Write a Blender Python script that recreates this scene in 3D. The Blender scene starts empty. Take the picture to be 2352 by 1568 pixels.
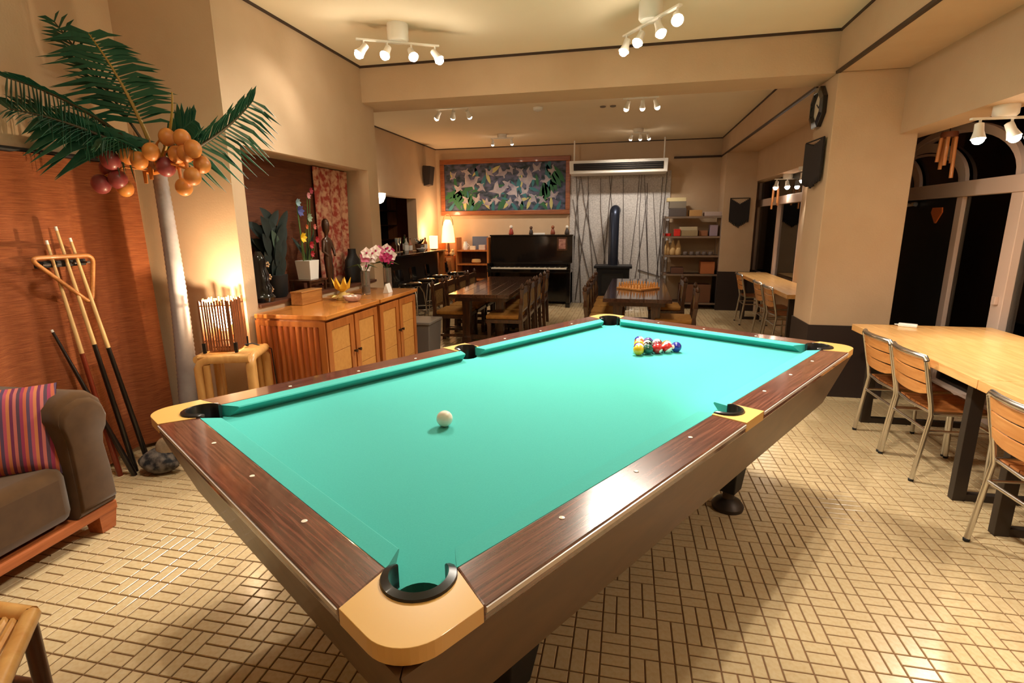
import bpy, math, random
from mathutils import Vector, Matrix
random.seed(7)
PI = math.pi
sc = bpy.context.scene
C = sc.collection
# ---------------------------------------------------------------- camera, world, exposure
cam = bpy.data.cameras.new('camera'); cam.sensor_width = 36.0; cam.lens = 18.3613; cam.clip_start = 0.02; cam.clip_end = 100
co = bpy.data.objects.new('camera', cam); C.objects.link(co)
RC = [(0.977234515, 0.211981751, -0.008742966), (-0.037795162, 0.214489342, 0.975994799), (-0.208768359, 0.953445363, -0.217618273)]
CAMZ = 1.41693
co.matrix_world = Matrix(((RC[0][0], RC[1][0], -RC[2][0], 0), (RC[0][1], RC[1][1], -RC[2][1], 0), (RC[0][2], RC[1][2], -RC[2][2], CAMZ), (0, 0, 0, 1)))
sc.camera = co
w = bpy.data.worlds.new('night'); sc.world = w; w.use_nodes = True
w.node_tree.nodes['Background'].inputs[0].default_value = (0.01, 0.01, 0.012, 1)
w.node_tree.nodes['Background'].inputs[1].default_value = 0.12
sc.view_settings.view_transform = 'Standard'; sc.view_settings.look = 'None'
sc.view_settings.exposure = 1.22; sc.view_settings.gamma = 1.0; sc.view_settings.use_curve_mapping = False
WARM = (1.0, 0.905, 0.765)
POW = 1.0

# ---------------------------------------------------------------- helpers
def lin(c):
    return tuple(((v / 255) / 12.92 if v / 255 <= 0.04045 else ((v / 255 + 0.055) / 1.055) ** 2.4) for v in c)
class MB:
    def __init__(s): s.v = []; s.f = []
    def add(s, vs, fs):
        n = len(s.v); s.v += [tuple(v) for v in vs]; s.f += [tuple(i + n for i in f) for f in fs]; return s
    def box(s, c, d, rz=0, R=None):
        x, y, z = d[0] / 2, d[1] / 2, d[2] / 2
        M3 = R if R else Matrix.Rotation(rz, 3, 'Z')
        vs = [Vector(c) + M3 @ Vector(p) for p in ((-x, -y, -z), (x, -y, -z), (x, y, -z), (-x, y, -z), (-x, -y, z), (x, -y, z), (x, y, z), (-x, y, z))]
        return s.add(vs, [(0, 3, 2, 1), (4, 5, 6, 7), (0, 1, 5, 4), (1, 2, 6, 5), (2, 3, 7, 6), (3, 0, 4, 7)])
    def b2(s, x0, x1, y0, y1, z0, z1): return s.box(((x0 + x1) / 2, (y0 + y1) / 2, (z0 + z1) / 2), (abs(x1 - x0), abs(y1 - y0), abs(z1 - z0)))
    def tube(s, pts, r, n=8, closed=False, caps=True, flat=1.0):
        pts = [Vector(p) for p in pts]; m = len(pts); rs = r if isinstance(r, (list, tuple)) else [r] * m
        vs = []; up = None
        for i, p in enumerate(pts):
            a = pts[i - 1] if (i > 0 or closed) else p; b = pts[(i + 1) % m] if (i < m - 1 or closed) else p
            t = (b - a).normalized() if (b - a).length > 1e-9 else Vector((0, 0, 1))
            if up is None:
                up = Vector((0, 0, 1)) if abs(t.z) < 0.9 else Vector((1, 0, 0))
            x = t.cross(up).normalized(); up = x.cross(t).normalized()
            vs += [p + (x * math.cos(2 * PI * k / n) + up * math.sin(2 * PI * k / n) * flat) * rs[i] for k in range(n)]
        fs = []
        for i in range(m if closed else m - 1):
            j = (i + 1) % m
            fs += [(i * n + k, i * n + (k + 1) % n, j * n + (k + 1) % n, j * n + k) for k in range(n)]
        if caps and not closed: fs += [tuple(range(n - 1, -1, -1)), tuple((m - 1) * n + k for k in range(n))]
        return s.add(vs, fs)
    def lathe(s, prof, n=16, c=(0, 0, 0), R=None):
        vs = []; m = len(prof)
        for r, z in prof:
            for k in range(n):
                p = Vector((r * math.cos(2 * PI * k / n), r * math.sin(2 * PI * k / n), z)); vs.append(Vector(c) + (R @ p if R else p))
        fs = [(i * n + k, i * n + (k + 1) % n, (i + 1) * n + (k + 1) % n, (i + 1) * n + k) for i in range(m - 1) for k in range(n)]
        fs += [tuple(range(n - 1, -1, -1)), tuple((m - 1) * n + k for k in range(n))]
        return s.add(vs, fs)
    def prism(s, poly, a, b, ax='z'):
        n = len(poly)
        def P(p, h): return (p[0], p[1], h) if ax == 'z' else ((h, p[0], p[1]) if ax == 'x' else (p[0], h, p[1]))
        vs = [P(p, a) for p in poly] + [P(p, b) for p in poly]
        return s.add(vs, [tuple(range(n - 1, -1, -1)), tuple(range(n, 2 * n))] + [(i, (i + 1) % n, n + (i + 1) % n, n + i) for i in range(n)])
    def ball(s, c, r, nu=16, nv=10, sc=(1, 1, 1)):
        vs = [Vector(c) + Vector((r * sc[0] * math.sin(PI * j / nv) * math.cos(2 * PI * i / nu), r * sc[1] * math.sin(PI * j / nv) * math.sin(2 * PI * i / nu), r * sc[2] * math.cos(PI * j / nv))) for j in range(nv + 1) for i in range(nu)]
        fs = [(j * nu + i, (j + 1) * nu + i, (j + 1) * nu + (i + 1) % nu, j * nu + (i + 1) % nu) for j in range(nv) for i in range(nu)]
        return s.add(vs, fs)
    def loft(s, rings, cap=True):
        n = len(rings[0]); m = len(rings); vs = [p for r in rings for p in r]
        fs = [(i * n + k, i * n + (k + 1) % n, (i + 1) * n + (k + 1) % n, (i + 1) * n + k) for i in range(m - 1) for k in range(n)]
        if cap: fs += [tuple(range(n - 1, -1, -1)), tuple((m - 1) * n + k for k in range(n))]
        return s.add(vs, fs)
    def sheet(s, nx, ny, fn, t):
        vs = []
        for side in (0, 1):
            for j in range(ny + 1):
                for i in range(nx + 1):
                    p, nrm = fn(i / nx, j / ny); vs.append(Vector(p) + Vector(nrm) * (t * side))
        N = (nx + 1) * (ny + 1); g = lambda i, j: j * (nx + 1) + i
        fs = []
        for j in range(ny):
            for i in range(nx):
                fs.append((g(i, j), g(i, j + 1), g(i + 1, j + 1), g(i + 1, j))); fs.append((N + g(i, j), N + g(i + 1, j), N + g(i + 1, j + 1), N + g(i, j + 1)))
        for i in range(nx): fs += [(g(i, 0), g(i + 1, 0), N + g(i + 1, 0), N + g(i, 0)), (g(i, ny), N + g(i, ny), N + g(i + 1, ny), g(i + 1, ny))]
        for j in range(ny): fs += [(g(0, j), N + g(0, j), N + g(0, j + 1), g(0, j + 1)), (g(nx, j), g(nx, j + 1), N + g(nx, j + 1), N + g(nx, j))]
        return s.add(vs, fs)
    def mesh(s, name, mat, smooth=0):
        import bmesh
        me = bpy.data.meshes.new(name); me.from_pydata(s.v, [], s.f)
        bm = bmesh.new(); bm.from_mesh(me); bmesh.ops.remove_doubles(bm, verts=bm.verts, dist=1e-6); bmesh.ops.dissolve_degenerate(bm, edges=bm.edges, dist=1e-6); bmesh.ops.recalc_face_normals(bm, faces=bm.faces); bm.to_mesh(me); bm.free()
        if mat: me.materials.append(mat)
        if smooth:
            me.polygons.foreach_set('use_smooth', [True] * len(me.polygons)); me.set_sharp_from_angle(angle=math.radians(smooth))
        return me
    def build(s, name, mat, parent=None, smooth=0, bevel=0, loc=None, rz=0):
        o = bpy.data.objects.new(name, s.mesh(name, mat, smooth)); C.objects.link(o)
        if parent: o.parent = parent
        if loc: o.location = loc
        o.rotation_euler.z = rz
        if bevel:
            b = o.modifiers.new('bevel', 'BEVEL'); b.width = bevel; b.segments = 2; b.limit_method = 'ANGLE'; b.angle_limit = 0.7
        return o
def tag(o, label, cat, group=None):
    o['label'] = label; o['category'] = cat
    if group: o['group'] = group
    return o
def thing(name, label, cat, loc=(0, 0, 0), rz=0, group=None):
    o = bpy.data.objects.new(name, None); C.objects.link(o); o.location = loc; o.rotation_euler.z = rz; o.empty_display_size = 0.1
    return tag(o, label, cat, group)
def struct(name, mb, m, smooth=0, bevel=0, parent=None):
    o = mb.build(name, m, parent, smooth, bevel)
    if not parent: o['kind'] = 'structure'
    return o
def kids(o): return [c for c in C.objects if c.parent == o]
def dup(root, loc, rz, label=None, group=None):
    allo = list(C.objects)
    r = root.copy(); C.objects.link(r); r.location = loc; r.rotation_euler.z = rz
    if label: r['label'] = label
    if group: r['group'] = group
    for ch in [c for c in allo if c.parent == root]:
        c = ch.copy(); C.objects.link(c); c.parent = r
        for g in [d for d in allo if d.parent == ch]:
            d = g.copy(); C.objects.link(d); d.parent = c
    return r
def clone(src, parent, loc=None, rz=None):
    o = src.copy(); C.objects.link(o); o.parent = parent
    if loc is not None: o.location = loc
    if rz is not None: o.rotation_euler.z = rz
    return o

# ---------------------------------------------------------------- materials (procedural)
MT = {}
def M(name, col, rough=0.5, metal=0.0, spec=0.5, noise=None, bump=None, coat=0.0, emis=None, estr=0.0, trans=0.0, ior=1.45, col2=None, stretch=(1, 1, 1), sheen=0.0, rvar=0.0):
    if name in MT: return MT[name]
    m = bpy.data.materials.new(name); m.use_nodes = True; nt = m.node_tree; p = nt.nodes['Principled BSDF']
    c = lin(col); p.inputs['Base Color'].default_value = (*c, 1); p.inputs['Roughness'].default_value = rough; p.inputs['Metallic'].default_value = metal
    p.inputs['Specular IOR Level'].default_value = spec; p.inputs['Coat Weight'].default_value = coat; p.inputs['Coat Roughness'].default_value = 0.07
    p.inputs['Transmission Weight'].default_value = trans; p.inputs['IOR'].default_value = ior; p.inputs['Sheen Weight'].default_value = sheen
    if emis: p.inputs['Emission Color'].default_value = (*lin(emis), 1); p.inputs['Emission Strength'].default_value = estr
    if noise or bump or rvar:
        tc = nt.nodes.new('ShaderNodeTexCoord'); mp = nt.nodes.new('ShaderNodeMapping'); mp.inputs['Scale'].default_value = stretch
        nt.links.new(tc.outputs['Object'], mp.inputs[0])
    if noise:
        n = nt.nodes.new('ShaderNodeTexNoise'); n.inputs['Scale'].default_value = noise[0]; n.inputs['Detail'].default_value = 5
        nt.links.new(mp.outputs[0], n.inputs['Vector'])
        r = nt.nodes.new('ShaderNodeValToRGB'); r.color_ramp.elements[0].position = 0.5 - noise[1]; r.color_ramp.elements[1].position = 0.5 + noise[1]
        r.color_ramp.elements[0].color = (*c, 1); r.color_ramp.elements[1].color = (*lin(col2 or tuple(min(255, v * 1.15) for v in col)), 1)
        nt.links.new(n.outputs['Fac'], r.inputs[0]); nt.links.new(r.outputs[0], p.inputs['Base Color'])
    if bump:
        n = nt.nodes.new('ShaderNodeTexNoise'); n.inputs['Scale'].default_value = bump[0]; n.inputs['Detail'].default_value = 4
        nt.links.new(mp.outputs[0], n.inputs['Vector'])
        b = nt.nodes.new('ShaderNodeBump'); b.inputs['Strength'].default_value = bump[1]; b.inputs['Distance'].default_value = 0.01
        nt.links.new(n.outputs['Fac'], b.inputs['Height']); nt.links.new(b.outputs[0], p.inputs['Normal'])
    MT[name] = m
    return m
def wood(name, c1, c2, axis=0, scale=6, rough=0.4, coat=0.2, stretch=14, c3=None, spec=0.5):
    if name in MT: return MT[name]
    m = M(name, c1, rough, coat=coat, spec=spec); nt = m.node_tree; p = nt.nodes['Principled BSDF']
    tc = nt.nodes.new('ShaderNodeTexCoord'); mp = nt.nodes.new('ShaderNodeMapping'); s = [stretch] * 3; s[axis] = 1.0; mp.inputs['Scale'].default_value = s
    nt.links.new(tc.outputs['Object'], mp.inputs[0])
    n = nt.nodes.new('ShaderNodeTexNoise'); n.inputs['Scale'].default_value = scale; n.inputs['Detail'].default_value = 6; n.inputs['Distortion'].default_value = 0.6
    nt.links.new(mp.outputs[0], n.inputs['Vector'])
    r = nt.nodes.new('ShaderNodeValToRGB'); e = r.color_ramp.elements; e[0].position = 0.32; e[1].position = 0.68; e[0].color = (*lin(c1), 1); e[1].color = (*lin(c2), 1)
    if c3: x = e.new(0.5); x.color = (*lin(c3), 1)
    nt.links.new(n.outputs['Fac'], r.inputs[0]); nt.links.new(r.outputs[0], p.inputs['Base Color'])
    return m
def stripes(name, cols, axis, width, rough=0.8):
    if name in MT: return MT[name]
    m = M(name, cols[0], rough); nt = m.node_tree; p = nt.nodes['Principled BSDF']
    tc = nt.nodes.new('ShaderNodeTexCoord'); sp = nt.nodes.new('ShaderNodeSeparateXYZ'); nt.links.new(tc.outputs['Object'], sp.inputs[0])
    mu = nt.nodes.new('ShaderNodeMath'); mu.operation = 'MULTIPLY'; mu.inputs[1].default_value = 1 / width; nt.links.new(sp.outputs[axis], mu.inputs[0])
    fr = nt.nodes.new('ShaderNodeMath'); fr.operation = 'FRACT'; nt.links.new(mu.outputs[0], fr.inputs[0])
    r = nt.nodes.new('ShaderNodeValToRGB'); r.color_ramp.interpolation = 'CONSTANT'; e = r.color_ramp.elements
    for i, c in enumerate(cols):
        x = e[i] if i < 2 else e.new(i / len(cols)); x.position = i / len(cols); x.color = (*lin(c), 1)
    nt.links.new(fr.outputs[0], r.inputs[0]); nt.links.new(r.outputs[0], p.inputs['Base Color'])
    return m
m_wall = M('plaster_tan', (200, 174, 144), 0.85, spec=0.25, noise=(5, 0.3), col2=(193, 165, 135), bump=(90, 0.12))
m_ceil = M('ceiling_cream', (232, 218, 192), 0.9, spec=0.2, noise=(2, 0.3), col2=(226, 211, 184))
m_trimd = M('dark_brown_trim', (58, 40, 30), 0.5)
m_dado = M('dark_dado', (46, 34, 30), 0.55)
m_grout = M('floor_grout', (126, 92, 60), 0.8)
m_tile = M('beige_tile', (204, 184, 146), 0.22, spec=0.5, noise=(60, 0.25), col2=(190, 164, 121))
m_frame = M('painted_window_frame', (214, 190, 176), 0.5)
m_glass = bpy.data.materials.new('night_glass'); m_glass.use_nodes = True
_n = m_glass.node_tree; _n.nodes.remove(_n.nodes['Principled BSDF']); _o = _n.nodes['Material Output']
_f = _n.nodes.new('ShaderNodeFresnel'); _f.inputs['IOR'].default_value = 1.55; _t = _n.nodes.new('ShaderNodeBsdfTransparent'); _t.inputs[0].default_value = (0.8, 0.84, 0.84, 1); _g = _n.nodes.new('ShaderNodeBsdfGlossy'); _g.inputs['Roughness'].default_value = 0.01
_m = _n.nodes.new('ShaderNodeMixShader'); _n.links.new(_f.outputs[0], _m.inputs[0]); _n.links.new(_t.outputs[0], _m.inputs[1]); _n.links.new(_g.outputs[0], _m.inputs[2]); _n.links.new(_m.outputs[0], _o.inputs[0])
m_black = M('black_gloss', (12, 12, 13), 0.12, coat=0.6)
m_blackm = M('black_matt', (16, 15, 15), 0.6)
m_steel = M('brushed_aluminium', (214, 212, 206), 0.25, metal=1.0)
m_dsteel = M('dark_steel', (66, 58, 52), 0.45, metal=0.6)
m_white = M('white_enamel', (236, 232, 224), 0.35)
m_bulb = M('lit_bulb', (255, 255, 255), 0.5, emis=(255, 240, 215), estr=52)
m_bulb2 = M('lit_bulb_far', (255, 255, 255), 0.5, emis=(255, 238, 215), estr=25)
m_lwood = wood('light_oak', (214, 156, 92), (232, 184, 118), 1, 5, 0.3, 0.35, 10)
m_slat = wood('chair_slat_wood', (196, 128, 64), (214, 150, 84), 1, 6, 0.35, 0.2, 8)
m_dwood = wood('dark_carved_wood', (52, 30, 18), (84, 50, 28), 2, 5, 0.3, 0.4, 6)
m_bamboo = wood('honey_bamboo', (206, 148, 78), (226, 176, 106), 2, 4, 0.35, 0.3, 5)
m_brass = M('knob_dark', (60, 44, 30), 0.35, metal=0.6)
m_cloth = M('felt_teal', (64, 172, 164), 0.9, spec=0.15, noise=(260, 0.3), col2=(72, 180, 172), sheen=0.1)
# ---------------------------------------------------------------- the room
T = 0.0967
fl = struct('floor', MB().b2(-4.6, 2.62, -1.6, 9.72, -0.12, -0.004), m_grout)
def proj(x, y, z):
    d = Vector((x, y, z - CAMZ)); a = [sum(RC[i][k] * d[k] for k in range(3)) for i in range(3)]
    return (1176 + 1199.6 * a[0] / a[2], 784 - 1199.6 * a[1] / a[2]) if a[2] > 0.05 else None
PTC = Vector((-0.2214, 2.1449)); PTR = math.radians(57.81)
def under_table(x, y):   # does the pool table stand between the camera and this floor point?
    for f, hx, hy in ((0.4354, 1.37, 0.77), (0.64, 1.28, 0.67)):
        q = Vector((x * f, y * f)) - PTC; c, s_ = math.cos(PTR), math.sin(PTR)
        if abs(q.x * c + q.y * s_) < hx and abs(-q.x * s_ + q.y * c) < hy: return True
    return False
PAT = ['HVVHVV', 'HHVHHV', 'VHHVHV', 'VVHVVH', 'HVHHVH', 'VHVVHH']
g = 0.0052
def tile_mb(dx, dy):
    b = 0.0018; x, y = dx / 2, dy / 2
    vs = [(-x, -y, -0.004), (x, -y, -0.004), (x, y, -0.004), (-x, y, -0.004), (-x, -y, -b), (x, -y, -b), (x, y, -b), (-x, y, -b), (-x + b, -y + b, 0), (x - b, -y + b, 0), (x - b, y - b, 0), (-x + b, y - b, 0)]
    fs = [(0, 1, 5, 4), (1, 2, 6, 5), (2, 3, 7, 6), (3, 0, 4, 7), (4, 5, 9, 8), (5, 6, 10, 9), (6, 7, 11, 10), (7, 4, 8, 11), (8, 9, 10, 11)]
    return vs, fs
TH, TV = tile_mb(T - g, T / 2 - g), tile_mb(T / 2 - g, T - g)
tiles = []
i0, i1 = int(-4.55 / T) - 8, int(2.6 / T) - 6; 
for i in range(-56, 22):
    for j in range(-36, 80):
        x0 = 0.64 + i * T; y0 = 2.012 + j * T
        if x0 < -3.58 or x0 + T > 2.6 or y0 < -1.5 or y0 + T > 9.7: continue
        h = PAT[j % 6][(i + 2 * (j // 6)) % 6]
        for k in (0, 1):
            tiles.append((x0 + T / 2, y0 + T * (0.25 + 0.5 * k), 'H') if h == 'H' else (x0 + T * (0.25 + 0.5 * k), y0 + T / 2, 'V'))
cand = []
for n_, (x, y, h) in enumerate(tiles):
    p = proj(x, y, 0)
    if p and 10 < p[0] < 2342 and 10 < p[1] < 1560 and not under_table(x, y): cand.append((x * x + y * y, n_))
cand.sort(); near = set(n_ for _, n_ in cand[:300])
def raw(name, tf):
    me = bpy.data.meshes.new(name); me.from_pydata(tf[0], [], tf[1]); me.materials.append(m_tile); return me
meH, meV = raw('tile_across', TH), raw('tile_along', TV)
rest = MB()
for n_, (x, y, h) in enumerate(tiles):
    if n_ in near:
        o = bpy.data.objects.new('tile', meH if h == 'H' else meV); C.objects.link(o); o.parent = fl; o.location = (x, y, 0)
    else:
        tf = TH if h == 'H' else TV; rest.add([(v[0] + x, v[1] + y, v[2]) for v in tf[0]], tf[1])
me = bpy.data.meshes.new('tiles_beyond'); me.from_pydata(rest.v, [], rest.f); me.materials.append(m_tile)
o = bpy.data.objects.new('tile_field', me); C.objects.link(o); o.parent = fl; o['kind'] = 'stuff'

struct('ceiling', MB().b2(-4.6, 1.48, -1.6, 9.72, 2.8, 2.9), m_ceil)
XS = 1.48
struct('ceiling_soffit', MB().b2(XS, 1.94, -1.6, 9.7, 2.5, 2.9), m_wall)
struct('wall_right_header', MB().b2(1.94, 2.18, -1.6, 9.7, 2.05, 2.9), m_wall)
struct('ceiling_bay', MB().b2(2.18, 2.75, -1.6, 5.3, 2.4, 2.5), m_wall)
struct('trim_1', MB().b2(XS - 0.012, XS, -1.6, 4.65, 2.785, 2.8).b2(XS - 0.012, XS, 5.05, 9.7, 2.785, 2.8), m_trimd)
struct('trim_2', MB().b2(XS - 0.014, XS + 0.012, -1.6, 4.64, 2.492, 2.512).b2(XS - 0.014, XS + 0.012, 5.06, 9.7, 2.492, 2.512), m_trimd)
struct('beam', MB().b2(-3.55, XS, 4.65, 5.05, 2.5, 2.8), m_wall)
struct('trim_3', MB().b2(-2.38, XS, 4.636, 4.65, 2.783, 2.8), m_trimd)
struct('trim_4', MB().b2(-2.38, -2.366, -1.6, 4.65, 2.785, 2.8), m_trimd)
struct('trim_5', MB().b2(-3.55, XS, 9.69, 9.7, 2.786, 2.8).b2(-3.55, -3.538, 5.05, 9.7, 2.784, 2.8), m_trimd)
# left side: nook wall, return wall and the wall with the display alcove
struct('wall_left_nook', MB().b2(-3.2, -3.08, -1.6, 2.89, 0, 2.8), m_wall)
struct('wall_left', MB().b2(-3.55, -2.38, 2.89, 4.87, 0, 0.9).b2(-3.55, -2.38, 2.89, 4.87, 1.92, 2.8).b2(-3.55, -2.38, 2.89, 3.0, 0.9, 1.92).b2(-3.55, -2.38, 4.68, 4.87, 0.9, 1.92).b2(-3.55, -2.64, 3.0, 4.68, 0.9, 1.92), m_wall)
struct('wall_left_above_nook', MB().b2(-3.08, -2.38, -1.6, 2.89, 2.795, 2.81), m_ceil)
struct('baseboard_left', MB().b2(-3.08, -2.38, 2.878, 2.89, 0, 0.16).b2(-2.38, -2.368, 2.878, 2.95, 0, 0.16), m_dado)
struct('window_sill_1', MB().b2(-2.64, -2.36, 3.002, 4.678, 0.895, 0.917), wood('sill_dark', (70, 40, 26), (98, 58, 38), 1, 5), bevel=0.003)
m_weave = M('brown_weave', (112, 60, 30), 0.85, noise=(9, 0.3), col2=(84, 42, 22), stretch=(1, 1, 14), bump=(30, 0.4))
struct('wall_alcove_panel', MB().b2(-2.64, -2.622, 3.0, 4.68, 0.917, 1.92), m_weave)
# far room
struct('wall_back', MB().b2(-3.7, 2.75, 9.7, 9.85, 0, 2.9), m_wall)
struct('shadow_line', MB().b2(0.72, XS, 9.66, 9.7, 2.49, 2.52), m_trimd)  # dark strip put in for the shadow line under the back wall beam
struct('wall_far_left', MB().b2(-3.72, -3.55, 4.87, 7.16, 0, 2.8).b2(-3.72, -3.55, 8.66, 9.7, 0, 2.8).b2(-3.72, -3.55, 7.16, 8.66, 0, 1.0).b2(-3.72, -3.55, 7.16, 8.66, 1.87, 2.8), m_wall)
struct('wall_bar_back', MB().b2(-4.6, -4.5, 6.0, 9.7, 0, 2.8).b2(-4.5, -3.72, 6.0, 6.1, 0, 2.8).b2(-4.5, -3.72, 9.6, 9.7, 0, 2.8), M('red_brown_panelling', (120, 50, 24), 0.5))
struct('wall_behind_camera', MB().b2(-3.2, 2.75, -1.72, -1.6, 0, 2.9), m_wall)
# pillars
struct('wall_right_pillar', MB().b2(XS, 2.06, 4.62, 5.06, 0, 2.5), m_wall, bevel=0.006)
struct('baseboard_pillar', MB().b2(XS - 0.01, 2.07, 4.61, 5.07, 0, 0.6), m_dado)
struct('wall_right_pilaster', MB().b2(XS, 1.96, 9.16, 9.7, 0, 2.5), m_wall)
struct('baseboard_pilaster', MB().b2(XS - 0.01, 2.1, 9.15, 9.7, 0, 0.64), m_dado)
struct('wall_right_far', MB().b2(2.06, 2.18, 5.06, 9.7, 0, 0.62).b2(2.06, 2.18, 5.06, 7.2, 0.62, 2.05), m_wall)
struct('wall_right_near', MB().b2(2.6, 2.75, -1.6, 3.2, 0, 2.5).b2(2.18, 2.61, 5.94, 6.06, 0, 2.5), m_wall)

def window(n, parts, glass):
    r = bpy.data.objects.new('window_%d' % n, None); C.objects.link(r); r['kind'] = 'structure'
    for nm, b in parts: MB().b2(*b).build(nm, m_frame, r, bevel=0.004)
    for nm, b in glass: MB().b2(*b).build(nm, m_glass, r)
    return r
def arc(mb, x0, x1, yc, z0, a, b, t, n=24):
    ring = []
    for k in range(n + 1):
        th = PI * k / n
        o_, i_ = (yc - a * math.cos(th), z0 + b * math.sin(th)), (yc - (a - t) * math.cos(th), z0 + max(b - t, 0.01) * math.sin(th))
        ring.append([(x0, *o_), (x1, *o_), (x1, *i_), (x0, *i_)])
    mb.loft(ring); return mb
XW = 2.6
w1 = window(1, [('transom', (XW - 0.06, XW + 0.06, 3.2, 5.94, 1.605, 1.72)), ('mullion', (XW - 0.03, XW + 0.05, 4.92, 5.0, 0.0, 1.605)), ('mullion', (XW - 0.05, XW + 0.05, 4.22, 4.34, 0.0, 1.605)), ('window_sill', (XW - 0.06, XW + 0.08, 3.2, 4.92, 0.0, 0.12)), ('head', (XW - 0.04, XW + 0.05, 3.2, 5.94, 2.33, 2.4)), ('jamb', (XW - 0.05, XW + 0.05, 5.88, 5.94, 0, 2.33)), ('latch', (XW - 0.075, XW - 0.05, 4.26, 4.3, 0.84, 0.9))],
            [('pane', (XW, XW + 0.006, 4.34, 4.92, 0.12, 1.605)), ('pane', (XW, XW + 0.006, 3.2, 4.22, 0.12, 1.605)), ('fanlight_pane', (XW + 0.01, XW + 0.016, 3.2, 5.88, 1.72, 2.33))])
arc(MB(), XW - 0.035, XW + 0.0, 5.24, 1.72, 0.93, 0.46, 0.05).build('fanlight_arch', m_frame, w1, 40)
arc(MB(), XW - 0.015, XW - 0.0, 5.24, 1.72, 0.87, 0.41, 0.02).build('fanlight_bead', m_frame, w1, 40)
for yc, tm in ((5.69, 1.8), (6.37, 0.83)):   # smaller solid arches standing in for arches seen in the glass, cut by the bay end
    for dx, t_, a_, b_ in ((0.0, 0.075, 0.76, 0.37), (0.012, 0.02, 0.665, 0.285)):
        ring = []
        for k in range(15):
            th = tm * k / 14; o_, i_ = (yc - a_ * math.cos(th), 1.72 + b_ * math.sin(th)), (yc - (a_ - t_) * math.cos(th), 1.72 + (b_ - t_) * math.sin(th))
            ring.append([(XW - 0.03 + dx, *o_), (XW - 0.002, *o_), (XW - 0.002, *i_), (XW - 0.03 + dx, *i_)])
        MB().loft(ring).build('stand_in_arch', m_frame, w1, 40)
d1 = bpy.data.objects.new('door_1', None); C.objects.link(d1); d1['kind'] = 'structure'
MB().b2(XW - 0.02, XW + 0.02, 5.0, 5.88, 0.02, 1.6).build('door_leaf', m_blackm, d1, bevel=0.003)
MB().tube([(XW - 0.05, 5.58, 1.57), (XW - 0.05, 5.78, 1.565)], 0.02, 10).tube([(XW - 0.05, 5.6, 1.57), (XW - 0.1, 5.7, 1.585), (XW - 0.05, 5.86, 1.598)], 0.008, 6).build('door_closer', m_steel, d1, 40)
MB().prism([(5.19, 1.53), (5.33, 1.53), (5.345, 1.49), (5.27, 1.4), (5.255, 1.4), (5.18, 1.49)], XW - 0.03, XW - 0.02, 'x').build('door_sign', M('orange_sign', (214, 110, 50), 0.5), d1)
XF = 2.12
w2 = window(2, [('transom', (XF - 0.05, XF + 0.05, 7.2, 9.7, 1.67, 1.78)), ('mullion', (XF - 0.03, XF + 0.04, 8.3, 8.4, 0.62, 1.67)), ('jamb', (XF - 0.04, XF + 0.05, 9.55, 9.7, 0.62, 2.05)), ('jamb', (XF - 0.04, XF + 0.05, 7.2, 7.3, 0.62, 2.05)), ('window_sill', (XF - 0.06, XF + 0.05, 7.2, 9.7, 0.6, 0.64))],
            [('pane', (XF, XF + 0.006, 7.3, 8.3, 0.64, 1.67)), ('pane', (XF, XF + 0.006, 8.4, 9.55, 0.64, 1.67)), ('fanlight_pane', (XF, XF + 0.006, 7.3, 9.55, 1.78, 2.05))])
# stone wall panel with flattened dark strips in branch-like lines behind the stove
pan = struct('wall_stone_panel', MB().b2(-1.03, 0.69, 9.672, 9.7, 0, 2.3), M('pale_stone', (214, 208, 204), 0.85, noise=(45, 0.25), col2=(170, 164, 162), bump=(60, 0.5)))
m_branch = M('dark_branch_line', (112, 102, 100), 0.8)
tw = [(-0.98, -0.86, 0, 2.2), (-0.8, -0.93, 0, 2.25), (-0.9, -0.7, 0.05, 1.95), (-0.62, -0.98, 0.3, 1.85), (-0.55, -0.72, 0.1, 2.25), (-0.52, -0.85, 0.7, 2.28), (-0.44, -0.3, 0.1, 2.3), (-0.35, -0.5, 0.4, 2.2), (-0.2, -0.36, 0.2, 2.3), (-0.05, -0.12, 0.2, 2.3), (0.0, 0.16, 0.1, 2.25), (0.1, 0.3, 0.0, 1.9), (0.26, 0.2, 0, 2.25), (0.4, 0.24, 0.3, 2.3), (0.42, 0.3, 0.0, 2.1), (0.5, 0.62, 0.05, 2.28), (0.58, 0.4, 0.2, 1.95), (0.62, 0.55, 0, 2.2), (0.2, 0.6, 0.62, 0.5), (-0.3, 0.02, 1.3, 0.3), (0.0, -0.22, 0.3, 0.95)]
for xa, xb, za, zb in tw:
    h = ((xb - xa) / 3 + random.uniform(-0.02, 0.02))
    MB().tube([(xa, 9.668, za), (xa + h, 9.667, za + (zb - za) * 0.35), (xa + 2 * h + random.uniform(-0.01, 0.01), 9.667, za + (zb - za) * 0.7), (xb, 9.668, zb)], [0.024, 0.022, 0.019, 0.014], 6, flat=0.3).build('branch_line', m_branch, pan, 60)

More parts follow.
